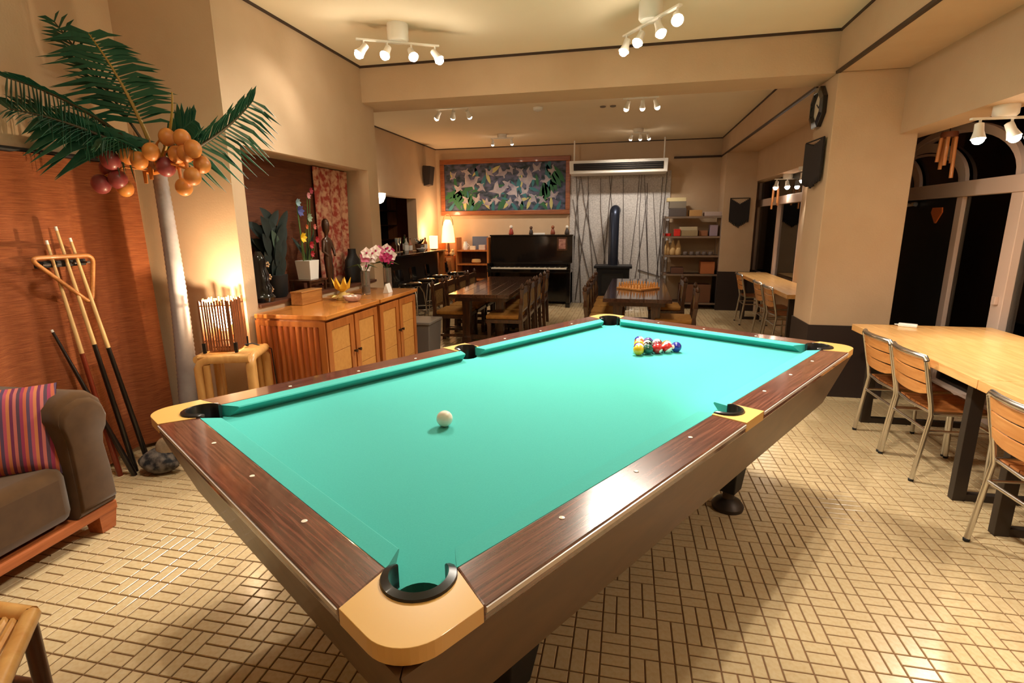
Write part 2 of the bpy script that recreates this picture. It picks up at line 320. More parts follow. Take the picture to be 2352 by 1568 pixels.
# ---------------------------------------------------------------- pool table
m_rail = wood('rosewood_rail', (70, 38, 31), (126, 76, 60), 0, 5, 0.2, 1.0, 30, (96, 55, 44))
m_raily = wood('rosewood_rail_cross', (70, 38, 31), (126, 76, 60), 1, 5, 0.2, 1.0, 30, (96, 55, 44))
m_apron = wood('apron_brown', (84, 62, 42), (104, 78, 54), 0, 3, 0.45, 0.1, 3)
m_cast = M('tan_corner_plastic', (222, 176, 100), 0.3, coat=0.6)
m_strip = M('pale_edge_strip', (206, 196, 190), 0.3, metal=0.2)
m_rub = M('black_pocket_rubber', (22, 20, 20), 0.3, coat=0.2)
pt = thing('pool_table', 'large pool table with teal cloth and dark wood rails', 'pool table', (PTC.x, PTC.y, 0), PTR)
a, b, zb, zr = 1.2, 0.6, 0.757, 0.8
ci, wo, ou = 0.0, 0.056, 0.168     # nose, cloth/wood line, outer edge (outward from the nose line)
def arcpts(cx, cy, r, a0, a1, n=10): return [(cx + r * math.cos(a0 + (a1 - a0) * k / n), cy + r * math.sin(a0 + (a1 - a0) * k / n)) for k in range(n + 1)]
# bed
poly = []
pc, pr = 0.028, 0.058
dd = math.asin((0.05 - pc) / pr)
def corner(sx, sy):
    pts = arcpts(0.036, 0.036, 0.052, PI * 1.5 + 0.27, PI - 0.27, 10)   # from (0.05,-) round the inner side to (-,0.05)
    return [(sx * (a + u), sy * (b + v)) for u, v in pts]
def side(sy):
    r = 0.055; c = 0.07; t0 = math.acos((0.05 - c) / r) if abs((0.05 - c) / r) < 1 else 0
    return [(x, sy * (b + c + y)) for x, y in arcpts(0, 0, r, -PI / 2 + (PI / 2 - math.asin(0.02 / r)), -PI / 2 - (PI / 2 - math.asin(0.02 / r)), 8)]
P1 = corner(1, 1); P2 = side(1); P3 = corner(-1, 1)[::-1]; P4 = corner(-1, -1); P5 = side(-1)[::-1]; P6 = corner(1, -1)[::-1]
MB().prism(P1 + P2 + P3 + P4 + P5 + P6, zb - 0.03, zb).build('bed_cloth', m_cloth, pt)
# cushions: profile along the rail, ends cut back for the pockets
def cushion(ax, sgn, e0, e1, k0, k1, nm='cushion'):
    prof = [(wo, zr - 0.001), (0.004, zr - 0.004), (0.0, zr - 0.0075), (0.002, zr - 0.012), (0.034, zb + 0.0005), (wo, zb + 0.0005)]
    rings = []
    for e, k in ((e0, k0), (e1, k1)):
        rings.append([((e + k * v, sgn * (b + v), z) if ax == 0 else (sgn * (a + v), e + k * v, z)) for v, z in prof])
    mid = [[tuple((p[i] * (1 - f) + q[i] * f) for i in range(3)) for p, q in zip(rings[0], rings[1])] for f in (0, 0.5, 1)]
    MB().loft(mid).build(nm, m_cloth, pt, 30)
for sg in (1, -1):
    cushion(0, sg, -a + 0.078, -0.066, -0.75, 0.3); cushion(0, sg, 0.066, a - 0.078, -0.3, 0.75)
    cushion(1, sg, -b + 0.078, b - 0.078, -0.75, 0.75)
# wooden rails
def rail(poly, m): MB().prism(poly, 0.768, zr).build('rail', m, pt, bevel=0.004)
for sg in (1, -1):
    for s2 in (1, -1):
        q = [(0.076 * s2, b + wo), ((a - 0.036) * s2, b + wo), ((a - 0.002) * s2, b + ou), (0.076 * s2, b + ou)]
        rail([(x, sg * y) for x, y in q], m_rail)
        MB().b2(min(0.08 * s2, (a - 0.006) * s2), max(0.08 * s2, (a - 0.006) * s2), sg * (b + ou), sg * (b + ou + 0.003), 0.787, 0.797).build('trim_strip', m_strip, pt)
    rail([(sg * (a + wo), -b + 0.036), (sg * (a + ou), -b + 0.002), (sg * (a + ou), b - 0.002), (sg * (a + wo), b - 0.036)], m_raily)
    MB().b2(sg * (a + ou), sg * (a + ou + 0.003), -b + 0.006, b - 0.006, 0.787, 0.797).build('trim_strip', m_strip, pt)
# corner and side castings, liners
for sx in (1, -1):
    for sy in (1, -1):
        ro = 0.082
        q = [(0.055, -0.0345), (ou + 0.001, -0.001)] + arcpts(ou + 0.001 - ro, ou + 0.001 - ro, ro, 0, PI / 2, 10) + [(-0.001, ou + 0.001), (-0.0345, 0.055)]
        q += arcpts(pc, pc, 0.066, math.atan2(0.027, -0.0625), math.atan2(-0.0625, 0.027), 14)
        MB().prism([(sx * (a + u), sy * (b + v)) for u, v in q], 0.77, zr + 0.0015).build('corner_casting', m_cast, pt, bevel=0.007)
        L = MB(); ring = []
        for k in range(25):
            th = PI / 4 - 2.15 + 4.3 * k / 24
            tp = min(1, min(k, 24 - k) / 3 + 0.55)
            c, s_ = math.cos(th), math.sin(th)
            ring.append([(sx * (a + pc + r * c), sy * (b + pc + r * s_), z) for r, z in ((0.0515, 0.66), (0.0515, zr + 0.006 * tp), (0.054, zr + 0.010 * tp), (0.054 + 0.014 * tp, zr + 0.006 * tp), (0.0565 + 0.015 * tp, zr - 0.002), (0.0565 + 0.008 * tp, 0.76), (0.0565, 0.66))])
        L.loft(ring); L.build('pocket_liner', m_rub, pt, 45)
        MB().lathe([(0.056, 0.655), (0.056, 0.6), (0.045, 0.575)], 16, (sx * (a + pc), sy * (b + pc), 0)).build('pocket_cup', m_blackm, pt, 40)
for sy in (1, -1):
    q = [(0.074, wo), (0.074, ou + 0.001), (-0.074, ou + 0.001), (-0.074, wo), (-0.06, wo)] + arcpts(0, 0.07, 0.0615, PI + 0.23, -0.23, 14) + [(0.06, wo)]
    MB().prism([(x, sy * (b + v)) for x, v in q], 0.77, zr + 0.0015).build('side_casting', m_cast, pt, bevel=0.004)
    ring = []
    for k in range(21):
        th = PI / 2 - 1.85 + 3.7 * k / 20; tp = min(1, min(k, 20 - k) / 3 + 0.5); c, s_ = math.cos(th), math.sin(th)
        ring.append([(r * c, sy * (b + 0.07 + r * s_), z) for r, z in ((0.048, 0.715), (0.048, zr + 0.006 * tp), (0.051, zr + 0.010 * tp), (0.058, zr + 0.007 * tp), (0.062, zr - 0.005), (0.056, 0.755), (0.053, 0.715))])
    MB().loft(ring).build('pocket_liner', m_rub, pt, 45)
    MB().lathe([(0.05, 0.712), (0.046, 0.695), (0.03, 0.685)], 16, (0, sy * (b + 0.066), 0)).build('pocket_cup', m_blackm, pt, 40)
m_sight = M('pearl_sight', (236, 226, 208), 0.25)
U = 0.3
sg0 = MB().lathe([(0.0065, -0.002), (0.0065, 0.0012), (0.005, 0.0016)], 10).build('sight', m_sight, pt, 40, loc=(0.3 - a, -b - 0.0915, zr)); first = True
for sy in (-1, 1):
    for i_ in (1, 2, 3, 5, 6, 7):
        if first: first = False; continue
        clone(sg0, pt, (U * i_ - a, sy * (b + 0.0915), zr))
for sx in (-1, 1):
    for j_ in (1, 2, 3): clone(sg0, pt, (sx * (a + 0.0915), U * j_ - b, zr))
# apron, leaning inward to the bottom
za, zc = 0.764, 0.5; o1, o2 = ou - 0.01, ou - 0.098
for sg in (1, -1):
    e = 0.002; th = 0.03
    MB().add([(-a - o1 + e, sg * (b + o1), za), (a + o1 - e, sg * (b + o1), za), (a + o2 - e, sg * (b + o2), zc), (-a - o2 + e, sg * (b + o2), zc), (-a - o1 + th, sg * (b + o1 - th), za), (a + o1 - th, sg * (b + o1 - th), za), (a + o2 - th, sg * (b + o2 - th), zc), (-a - o2 + th, sg * (b + o2 - th), zc)], [(0, 1, 2, 3), (4, 7, 6, 5), (0, 4, 5, 1), (3, 2, 6, 7), (0, 3, 7, 4), (1, 5, 6, 2)]).build('apron', m_apron, pt)
    MB().add([(sg * (a + o1), -b - o1 + e, za), (sg * (a + o1), b + o1 - e, za), (sg * (a + o2), b + o2 - e, zc), (sg * (a + o2), -b - o2 + e, zc), (sg * (a + o1 - th), -b - o1 + th, za), (sg * (a + o1 - th), b + o1 - th, za), (sg * (a + o2 - th), b + o2 - th, zc), (sg * (a + o2 - th), -b - o2 + th, zc)], [(0, 1, 2, 3), (4, 7, 6, 5), (0, 4, 5, 1), (3, 2, 6, 7), (0, 3, 7, 4), (1, 5, 6, 2)]).build('apron', m_apron, pt)
MB().b2(-a - 0.06, a + 0.06, -b - 0.06, b + 0.06, 0.5, 0.54).build('underframe', m_blackm, pt)
for sx in (-0.79, 0.79):
    for sy in (-0.413, 0.413):
        l = MB().loft([[(sx * f + x * w_, sy * f + y * w_, z) for x, y in ((-1, -1), (1, -1), (1, 1), (-1, 1))] for f, w_, z in ((0.97, 0.1, 0.5), (0.98, 0.075, 0.3), (1.0, 0.045, 0.1))]).build('leg', m_blackm, pt, bevel=0.006)
        MB().lathe([(0.075, 0.0), (0.078, 0.02), (0.06, 0.045), (0.03, 0.06), (0.025, 0.11)], 20, (sx, sy, 0)).build('leveller_foot', m_dsteel, l, 40)
# balls
def t2w(s, t): q = Matrix.Rotation(PTR, 2) @ Vector((s - 1.2, t - 0.6)); return (PTC.x + q.x, PTC.y + q.y)
def ballmat(nm, col, stripe, axis):
    m = M(nm, (244, 238, 222) if stripe else col, 0.08, coat=0.8); nt = m.node_tree; p = nt.nodes['Principled BSDF']
    if nm == 'ball_white': return m
    tc = nt.nodes.new('ShaderNodeTexCoord'); dp = nt.nodes.new('ShaderNodeVectorMath'); dp.operation = 'DOT_PRODUCT'; dp.inputs[1].default_value = Vector(axis).normalized()
    nt.links.new(tc.outputs['Object'], dp.inputs[0])
    mu = nt.nodes.new('ShaderNodeMath'); mu.operation = 'MULTIPLY'; mu.inputs[1].default_value = 1 / 0.0275; nt.links.new(dp.outputs['Value'], mu.inputs[0])
    if stripe: ab = nt.nodes.new('ShaderNodeMath'); ab.operation = 'ABSOLUTE'; nt.links.new(mu.outputs[0], ab.inputs[0]); src = ab
    else: src = mu
    lt = nt.nodes.new('ShaderNodeMath'); lt.operation = 'LESS_THAN' if stripe else 'GREATER_THAN'; lt.inputs[1].default_value = 0.52 if stripe else 0.9; nt.links.new(src.outputs[0], lt.inputs[0])
    mx = nt.nodes.new('ShaderNodeMix'); mx.data_type = 'RGBA'; mx.inputs[6].default_value = (*lin((244, 238, 222) if stripe else col), 1); mx.inputs[7].default_value = (*lin(col if stripe else (244, 238, 222)), 1)
    nt.links.new(lt.outputs[0], mx.inputs[0]); nt.links.new(mx.outputs[2], p.inputs['Base Color'])
    return m
BR = 0.0275
def ball(nm, mat, s, t, label):
    x, y = t2w(s, t); o = MB().ball((0, 0, 0), BR, 24, 16).build(nm, mat, None, 80, loc=(x, y, zb + BR)); o.rotation_euler = (random.uniform(0, 6), random.uniform(0, 6), random.uniform(0, 6))
    return tag(o, label, 'ball', None if nm == 'cue_ball' else 'racked pool balls')
ball('cue_ball', ballmat('ball_white', (246, 240, 226), False, (0, 0, 1)), 0.523, 0.595, 'plain cream cue ball alone on the teal cloth')
YEL, BLU, RED, PUR, ORA, GRN, MAR, BLK = (232, 184, 30), (34, 40, 150), (206, 40, 34), (84, 46, 130), (226, 110, 30), (16, 84, 70), (110, 30, 30), (14, 14, 14)
rows = [[('yellow', YEL, 0)], [('purple striped', PUR, 1), ('dark green', GRN, 0)], [('yellow striped', YEL, 1), ('black', BLK, 0), ('red', RED, 0)], [('orange', ORA, 0), ('green striped', GRN, 1), ('maroon', MAR, 0), ('red striped', RED, 1)], [('blue striped', BLU, 1), ('purple', PUR, 0), ('maroon striped', MAR, 1), ('orange striped', ORA, 1), ('blue', BLU, 0)]]
wh = ['at the near tip of the rack', 'in the second row of the rack', 'in the middle row of the rack', 'in the fourth row of the rack', 'in the back row of the rack']
for i_, r_ in enumerate(rows):
    for j_, (nm, col, st) in enumerate(r_):
        ball('pool_ball', ballmat('ball_' + nm.replace(' ', '_'), col, st, (0.3, 0.2, 1)), 1.818 + i_ * BR * 1.735, 0.637 + (i_ / 2 - j_) * BR * 2.003, '%s pool ball %s' % (nm, wh[i_]))
# ---------------------------------------------------------------- ceiling spotlight fixtures
def rot_to(d):   # rotation taking -Z to d
    return Vector(d).normalized().to_track_quat('-Z', 'Y').to_matrix()
def fixture(label, pos, ang, heads, power, bulb, size=120, canopy=0.075, drop=0.11, sc_=1.0, blend=0.6, grp=None):
    t = thing('spotlight_fixture', label, 'ceiling light', pos, 0, grp)
    MB().lathe([(canopy, 0.0), (canopy, -drop + 0.012), (canopy - 0.01, -drop)], 20).build('canopy', m_white, t, 40)
    c, s_ = math.cos(ang), math.sin(ang); half = max(abs(h[0]) for h in heads) + 0.03
    MB().box((0, 0, -drop - 0.006), (2 * half, 0.028, 0.012), ang).build('track_bar', m_white, t, bevel=0.002)
    for off, d, on in heads:
        p = Vector((c * off, s_ * off, -drop - 0.012)); q = p + Vector((0, 0, -0.05 * sc_)); R = rot_to(d)
        h = MB().tube([p, q], 0.007, 8).lathe([(0.012 * sc_, 0.035 * sc_), (0.022 * sc_, 0.03 * sc_), (0.024 * sc_, -0.012 * sc_), (0.036 * sc_, -0.055 * sc_), (0.033 * sc_, -0.055 * sc_)], 14, q, R).build('lamp_head', m_white, t, 45)
        f = q + R @ Vector((0, 0, -0.056 * sc_))
        MB().ball(f, 0.03 * sc_, 12, 8, (1, 1, 1)).build('bulb', bulb if on else m_white, h, 80)
        if on:
            l = bpy.data.lights.new('lamp_light', 'SPOT'); l.energy = power * POW * on; l.color = WARM; l.spot_size = math.radians(size); l.spot_blend = blend; l.shadow_soft_size = 0.03
            o = bpy.data.objects.new('lamp_light', l); C.objects.link(o); o.parent = t; o.location = f + R @ Vector((0, 0, -0.034 * sc_)); o.rotation_euler = R.to_euler()
    return t
GN = 'white four head ceiling spotlight fixtures'
fixture('white four headed spotlight fixture on the ceiling left of the pool table', (-1.64, 3.81, 2.8), math.radians(29), [(-0.24, (-0.6, -0.6, -1), 0.12), (-0.08, (-0.1, -0.8, -1), 0.5), (0.09, (0.65, -0.7, -1), 1.4), (0.26, (0.8, -0.2, -1), 1.1)], 38, m_bulb, 105, grp=GN)
fixture('white four headed spotlight fixture on the ceiling above the racked balls', (0.09, 3.83, 2.8), math.radians(-55), [(-0.26, (-0.3, -0.3, -1), 1.2), (-0.1, (-0.4, -0.6, -1), 1.2), (0.09, (0.3, -0.5, -1), 1.0), (0.26, (0.05, -1.3, -1), 1.6)], 38, m_bulb, grp=GN)
fixture('white four headed spotlight fixture above the near end of the pool table', (0.2, 1.45, 2.8), math.radians(-40), [(-0.2, (0.7, 0.5, -1), 1.2), (-0.07, (0.65, 0.1, -1), 1.1), (0.07, (0.5, -0.3, -1), 0.9), (0.2, (0.2, -0.8, -1), 0.7)], 36, m_bulb, 72, blend=0.4, grp=GN)
fixture('white four headed spotlight fixture above the sofa corner', (-1.55, 1.75, 2.8), math.radians(20), [(-0.26, (-0.45, 0.05, -1), 0.8), (-0.09, (-0.2, -0.2, -1), 0.65), (0.09, (-0.1, -0.5, -1), 0.6), (0.26, (-0.15, 0.3, -1), 0.25)], 30, m_bulb, 66, blend=0.6, grp=GN)
GF = 'white three head ceiling spotlight fixtures'
fixture('white three headed spotlight fixture on the far ceiling nearest the beam, left', (-1.95, 5.95, 2.8), 0, [(-0.17, (-0.8, 0.4, -1), 0.5), (0.0, (-0.4, 0.8, -1), 0.5), (0.17, (0.2, 0.8, -0.8), 1)], 14, m_bulb2, sc_=0.9, grp=GF)
fixture('white three headed spotlight fixture on the far ceiling nearest the beam, right', (0.08, 5.95, 2.8), 0, [(-0.13, (-0.3, 0.25, -1), 1), (0.02, (0, 0.3, -1), 1), (0.15, (0.4, 0.2, -1), 0.6)], 13, m_bulb2, 84, sc_=0.9, grp=GF)
fixture('white spotlight fixture with two lit heads in front of the bird painting', (-1.98, 8.45, 2.8), 0, [(-0.15, (-0.2, 0.5, -1), 1), (0.15, (0.1, 0.5, -1), 1)], 12, m_bulb2, 110, drop=0.05, sc_=0.8, grp=GF)
fixture('white three headed spotlight fixture in front of the stone wall panel', (0.1, 8.5, 2.8), 0, [(-0.1, (-0.3, 0.5, -1), 1), (0.03, (0.0, 0.5, -1), 1), (0.14, (0.4, 0.4, -1), 0.5)], 17, m_bulb2, 100, drop=0.05, sc_=0.8, grp=GF)
GB = 'white three head bay spotlight fixtures'
fixture('white three headed spotlight fixture under the header over the near oak table', (2.06, 3.68, 2.05), 0.05, [(-0.12, (0, -0.15, -1), 1), (0.04, (0.35, -0.25, -1), 1), (0.14, (0.0, -0.5, -1), 1)], 15, m_bulb, 90, 0.06, 0.06, grp=GB)
fixture('white three headed spotlight fixture under the header over the nearest oak table', (2.06, 1.75, 2.05), 0.05, [(-0.12, (-0.4, 0.2, -1), 1), (0.02, (0.1, 0, -1), 1), (0.14, (-0.1, -0.4, -1), 1)], 12, m_bulb, 90, 0.06, 0.06, grp=GB)
fixture('white three headed spotlight fixture under the header over the far oak table', (2.06, 7.9, 2.05), 0.0, [(-0.13, (-0.2, -0.2, -1), 1), (0.0, (0, -0.5, -1), 1), (0.11, (0, -0.6, -1), 1)], 10, m_bulb2, 100, 0.06, 0.06, grp=GB)
fixture('single lit spotlight peeping from behind the pillar', (1.97, 6.95, 2.05), 0.0, [(0.0, (0, -0.2, -1), 1)], 10, m_bulb2, 100, 0.05, 0.04)
tag(MB().lathe([(0.06, 0), (0.055, -0.03), (0.03, -0.04)], 16).build('smoke_detector', m_white, None, 40, loc=(-1.12, 6.7, 2.8)), 'small round white smoke detector on the far ceiling', 'smoke detector')
for x, nm in ((-0.35, 'left'), (-0.23, 'right')):
    tag(MB().lathe([(0.035, 0), (0.035, -0.012), (0.025, -0.016)], 14).build('ceiling_vent', M('vent_grey', (120, 108, 96), 0.6), None, 40, loc=(x, 6.82, 2.8)), 'tiny round grey ceiling vent, the %s of two' % nm, 'vent', 'round ceiling vents')

# ---------------------------------------------------------------- right side: oak tables, aluminium chairs
def oak_table(label, x0, x1, y0, y1, z, planks):
    t = thing('oak_table', label, 'table', ((x0 + x1) / 2, (y0 + y1) / 2, 0), 0, 'oak plank tables by the windows'); hx, hy = (x1 - x0) / 2, (y1 - y0) / 2
    n = planks; w_ = 2 * hx / n
    src = None
    for k in range(n):
        src = MB().box((0, 0, 0), (w_ - 0.0012, 2 * hy, 0.045)).build('top_plank', m_lwood, t, bevel=0.0015, loc=(-hx + w_ * (k + 0.5), 0, z - 0.0225)) if src is None else clone(src, t, (-hx + w_ * (k + 0.5), 0, z - 0.0225))
    for sy in (-1, 1):
        f = MB().box((0, sy * (hy - 0.16), z - 0.075), (2 * hx - 0.16, 0.05, 0.06)).build('crossbar', m_dsteel, t)
        for sx in (-1, 1):
            MB().loft([[(sx * (hx - 0.1) + q[0] * 0.03, sy * (hy - 0.16) + q[1] * 0.022, zz) for q in ((-1, -1), (1, -1), (1, 1), (-1, 1))] for zz in (0, z - 0.045)]).build('leg', m_dsteel, t, bevel=0.002)
        MB().box((0, sy * (hy - 0.16), 0.02), (2 * hx - 0.2, 0.04, 0.035)).build('foot_bar', m_dsteel, t)
    MB().box((-hx + 0.11, 0, z - 0.065), (0.04, 2 * hy - 0.36, 0.03)).build('side_rail', m_steel, t)
    return t
oak_table('pale oak plank table beside the near pillar', 1.63, 2.5, 2.76, 4.2, 0.69, 8)
oak_table('pale oak plank table at the right edge, nearest the camera', 1.63, 2.5, 1.3, 2.755, 0.69, 8)
oak_table('pale oak plank table beyond the pillar by the far window', 1.63, 2.05, 5.85, 8.5, 0.69, 5)
m_seat = wood('seat_slat', (150, 88, 44), (186, 118, 62), 0, 6, 0.35, 0.2, 8)
def make_chair():
    t = thing('slatted_chair', '', 'chair')     # origin: floor under the middle of the rear feet, facing +x
    hw = 0.185; tr = 0.0125
    for s_ in (-1, 1):
        y = s_ * hw
        p = MB().tube([(0.0, y * 1.0, 0), (0.045, y, 0.385), (0.035, y, 0.45), (-0.02, y, 0.69)], tr, 10).build('rear_leg', m_steel, t, 50)
        MB().lathe([(0.013, 0), (0.014, 0.012), (0.011, 0.016)], 10, (0, y, 0)).build('foot_cap', m_blackm, p, 40)
        p = MB().tube([(0.355, y, 0), (0.345, y, 0.385), (0.33, y, 0.402), (0.05, y, 0.4)], tr, 10).build('front_leg', m_steel, t, 50)
        MB().lathe([(0.013, 0), (0.014, 0.012), (0.011, 0.016)], 10, (0.355, y, 0)).build('foot_cap', m_blackm, p, 40)
        MB().tube([(0.035, y, 0.3), (0.35, y, 0.3)], 0.008, 8).build('side_stretcher', m_steel, t, 50)
    MB().tube([(-0.02 + 0.035 * 0, -hw, 0.69), (-0.022, -hw * 0.93, 0.708), (-0.05, -hw * 0.5, 0.712), (-0.058, 0, 0.712), (-0.05, hw * 0.5, 0.712), (-0.022, hw * 0.93, 0.708), (-0.02, hw, 0.69)], tr * 1.15, 10).build('top_rail', m_steel, t, 60)
    MB().tube([(0.035, -hw, 0.3), (0.035, hw, 0.3)], 0.009, 8).build('rear_stretcher', m_steel, t, 50)
    MB().tube([(0.35, -hw, 0.3), (0.35, hw, 0.3)], 0.008, 8).build('front_stretcher', m_steel, t, 50)
    MB().tube([(0.05, -hw + 0.01, 0.402), (0.03, 0, 0.402), (0.05, hw - 0.01, 0.402)], 0.009, 8).build('seat_rail', m_steel, t, 50)
    for z0, z1 in ((0.635, 0.69), (0.565, 0.625), (0.49, 0.555)):
        r0 = []
        for k in range(9):
            y = -hw + 0.012 + (2 * hw - 0.024) * k / 8; bx = lambda z: 0.045 - (z - 0.385) * 0.21 - 0.03 * (1 - (y / hw) ** 2)
            ext = 0.0 if z0 > 0.5 else 0.025 * (y / hw) ** 4
            r0.append([(bx(z0 + ext) - 0.005, y, z0 + ext), (bx(z0 + ext) + 0.005, y, z0 + ext), (bx(z1) + 0.005, y, z1), (bx(z1) - 0.005, y, z1)])
        MB().loft(r0).build('back_slat', m_slat, t, 40)
    for k in range(6):
        y0 = -hw + 0.018 + k * (2 * hw - 0.036) / 6; w_ = (2 * hw - 0.036) / 6 - 0.006
        MB().loft([[(x, y0, z - 0.012), (x, y0 + w_, z - 0.012), (x, y0 + w_, z), (x, y0, z)] for x, z in ((0.05, 0.415), (0.12, 0.41), (0.22, 0.409), (0.3, 0.415), (0.345, 0.41), (0.355, 0.398))]).build('seat_slat', m_seat, t, 50)
    return t
chair = make_chair(); GC = 'aluminium chairs with wooden slats'
spots = [((1.6, 3.675, 0), 0.0, 'aluminium chair with wood slats beside the near pillar, farthest of the near three'), ((1.6, 3.28, 0), 0.0, 'aluminium chair with wood slats, middle of the near three at the oak table'), ((1.565, 2.32, 0), 0.06, 'aluminium chair with wood slats cut off by the right edge, nearest the camera'), ((1.6, 8.0, 0), 0.0, 'aluminium chair at the far oak table, farthest from the pillar'), ((1.6, 6.9, 0), 0.0, 'aluminium chair at the far oak table, middle of the three beyond the pillar'), ((1.6, 6.4, 0), 0.02, 'aluminium chair at the far oak table, closest to the pillar')]
for i_, (l, r_, lab) in enumerate(spots):
    if i_ == 0: chair.location = l; chair.rotation_euler.z = r_; chair['label'] = lab; chair['group'] = GC
    else: dup(chair, l, r_, lab, GC)
bx = thing('wipes_pack', 'flat white pack lying on the oak table end by the pillar', 'pack', (1.96, 4.14, 0.69), -0.5)
MB().box((0, 0, 0.011), (0.11, 0.05, 0.022)).build('wrapper', m_white, bx, bevel=0.005); MB().box((-0.062, 0.008, 0.01), (0.03, 0.03, 0.003), 0.2).build('loose_sheet', m_white, bx)

# clock, fringe hangings and wind chimes
ck = thing('wall_clock', 'octagonal wall clock with dark frame on the pillar', 'clock', (XS, 4.945, 2.315))
oc = lambda r: [(r * math.cos(PI / 8 + k * PI / 4), r * math.sin(PI / 8 + k * PI / 4)) for k in range(8)]
fr = MB(); O_, I_ = oc(0.165), oc(0.115)
fr.add([(-0.035, *p) for p in O_] + [(-0.045, *p) for p in I_] + [(0, *p) for p in O_] + [(-0.008, *p) for p in I_], [(k, (k + 1) % 8, 8 + (k + 1) % 8, 8 + k) for k in range(8)] + [(16 + k, 16 + (k + 1) % 8, (k + 1) % 8, k) for k in range(8)] + [(8 + k, 8 + (k + 1) % 8, 24 + (k + 1) % 8, 24 + k) for k in range(8)] + [(16 + k, 24 + k, 24 + (k + 1) % 8, 16 + (k + 1) % 8) for k in range(8)])
fr.build('frame', m_black, ck, bevel=0.003)
MB().prism(oc(0.118), -0.012, -0.008, 'x').build('dial', M('clock_face', (226, 214, 190), 0.4), ck)
for an, ln, nm in ((0.6, 0.06, 'hour_hand'), (2.3, 0.09, 'minute_hand')):
    MB().box((-0.015, math.cos(an) * ln / 2, math.sin(an) * ln / 2), (0.003, 0.008, ln), R=Matrix.Rotation(an - PI / 2, 3, 'X')).build(nm, m_blackm, ck)
m_fr = M('black_fringe', (30, 24, 24), 0.7)
def fringe(label, loc, rz, wd, ht, notch, n=13):
    t = thing('fringe_hanging', label, 'wall hanging', loc, rz, 'black fringe wall hangings')   # hangs in local xz, origin at the rod
    MB().tube([(-wd / 2, 0, 0), (wd / 2, 0, 0)], 0.006, 6).build('rod', m_blackm, t, 40)
    for k in range(n):
        x = -wd / 2 + wd * (k + 0.5) / n; q = abs(x) / (wd / 2); top = -notch * (1 - q); bot = -ht + notch * 1.1 * q + random.uniform(-0.008, 0.008)
        MB().loft([[(x - h, -0.008, z), (x + h, -0.008, z), (x + h, 0.008, z), (x - h, 0.008, z)] for z, h in ((top, wd / n * 0.5), (bot + 0.05, wd / n * 0.5), (bot, wd / n * 0.25))]).build('strip', m_fr, t)
    return t
fringe('black fringed hanging below the octagonal clock on the pillar', (XS - 0.035, 4.87, 2.06), PI / 2 + 0.06, 0.36, 0.37, 0.04)
fringe('black pointed fringe hanging on the far pilaster', (1.725, 9.15, 1.8), 0, 0.3, 0.46, 0.09)
def chime(label, loc, lens, r):
    t = thing('bamboo_chime', label, 'wind chime', loc, 0, 'bamboo wind chimes')
    MB().lathe([(r * 1.1, 0.02), (r * 1.2, 0.0), (r * 1.1, -0.02)], 12).build('top_disc', M('rust_wood', (120, 62, 34), 0.6), t, 40)
    MB().tube([(0, 0, 0.02), (0, 0, 0.12)], 0.003, 5).build('cord', m_blackm, t)
    for k, ln in enumerate(lens):
        an = 2 * PI * k / len(lens) + 0.4; MB().tube([(r * math.cos(an), r * math.sin(an), -0.02), (r * 1.15 * math.cos(an), r * 1.15 * math.sin(an), -ln)], 0.013, 8).build('bamboo_tube', wood('chime_bamboo', (190, 116, 60), (214, 146, 86), 2, 5), t, 50)
    return t
chime('bamboo wind chime before the arched fanlight', (2.3, 4.7, 2.04), [0.2, 0.24, 0.19, 0.22, 0.31], 0.045)
chime('bamboo wind chime hanging in front of the far window', (1.99, 8.15, 1.9), [0.25, 0.2, 0.3, 0.22], 0.04)
# ---------------------------------------------------------------- left corner: blind, cues, sofa, palm, lamp
m_blind = M('woven_rust_blind', (172, 100, 54), 0.85, noise=(7, 0.28), col2=(122, 58, 26), stretch=(1, 1.5, 26), bump=(26, 0.5))
bl = thing('woven_blind', 'rust brown woven blind hanging on the left wall', 'blind', (-3.035, 2.2, 0))
def blindf(u, v):
    y = -1.1 + 1.72 * u; z = 0.03 + 1.77 * v; return (0.04 * math.sin(y * 13 + 0.5) * (1 - v * 0.6) + 0.008 * math.sin(y * 41 + 1), y, z), (1, 0, 0)
MB().sheet(60, 8, blindf, 0.006).build('woven_sheet', m_blind, bl, 60)
MB().tube([(0.0, -1.2, 1.81), (0.0, 0.66, 1.81)], 0.014, 8).build('rod', m_blackm, bl, 40)
cr = thing('cue_rack', 'small black cue clip holding cues on the blind', 'cue rack', (-2.985, 2.27, 1.235))
MB().box((-0.01, 0, 0), (0.02, 0.26, 0.035)).build('backplate', m_blackm, cr, bevel=0.003)
for k in range(4): MB().tube([(0.0, -0.105 + 0.07 * k, 0.0), (0.035, -0.12 + 0.07 * k, 0.0), (0.035, -0.09 + 0.07 * k, 0.0), (0.0, -0.105 + 0.07 * k + 0.012, 0)], 0.006, 6).build('clip', m_dsteel, cr, 40)
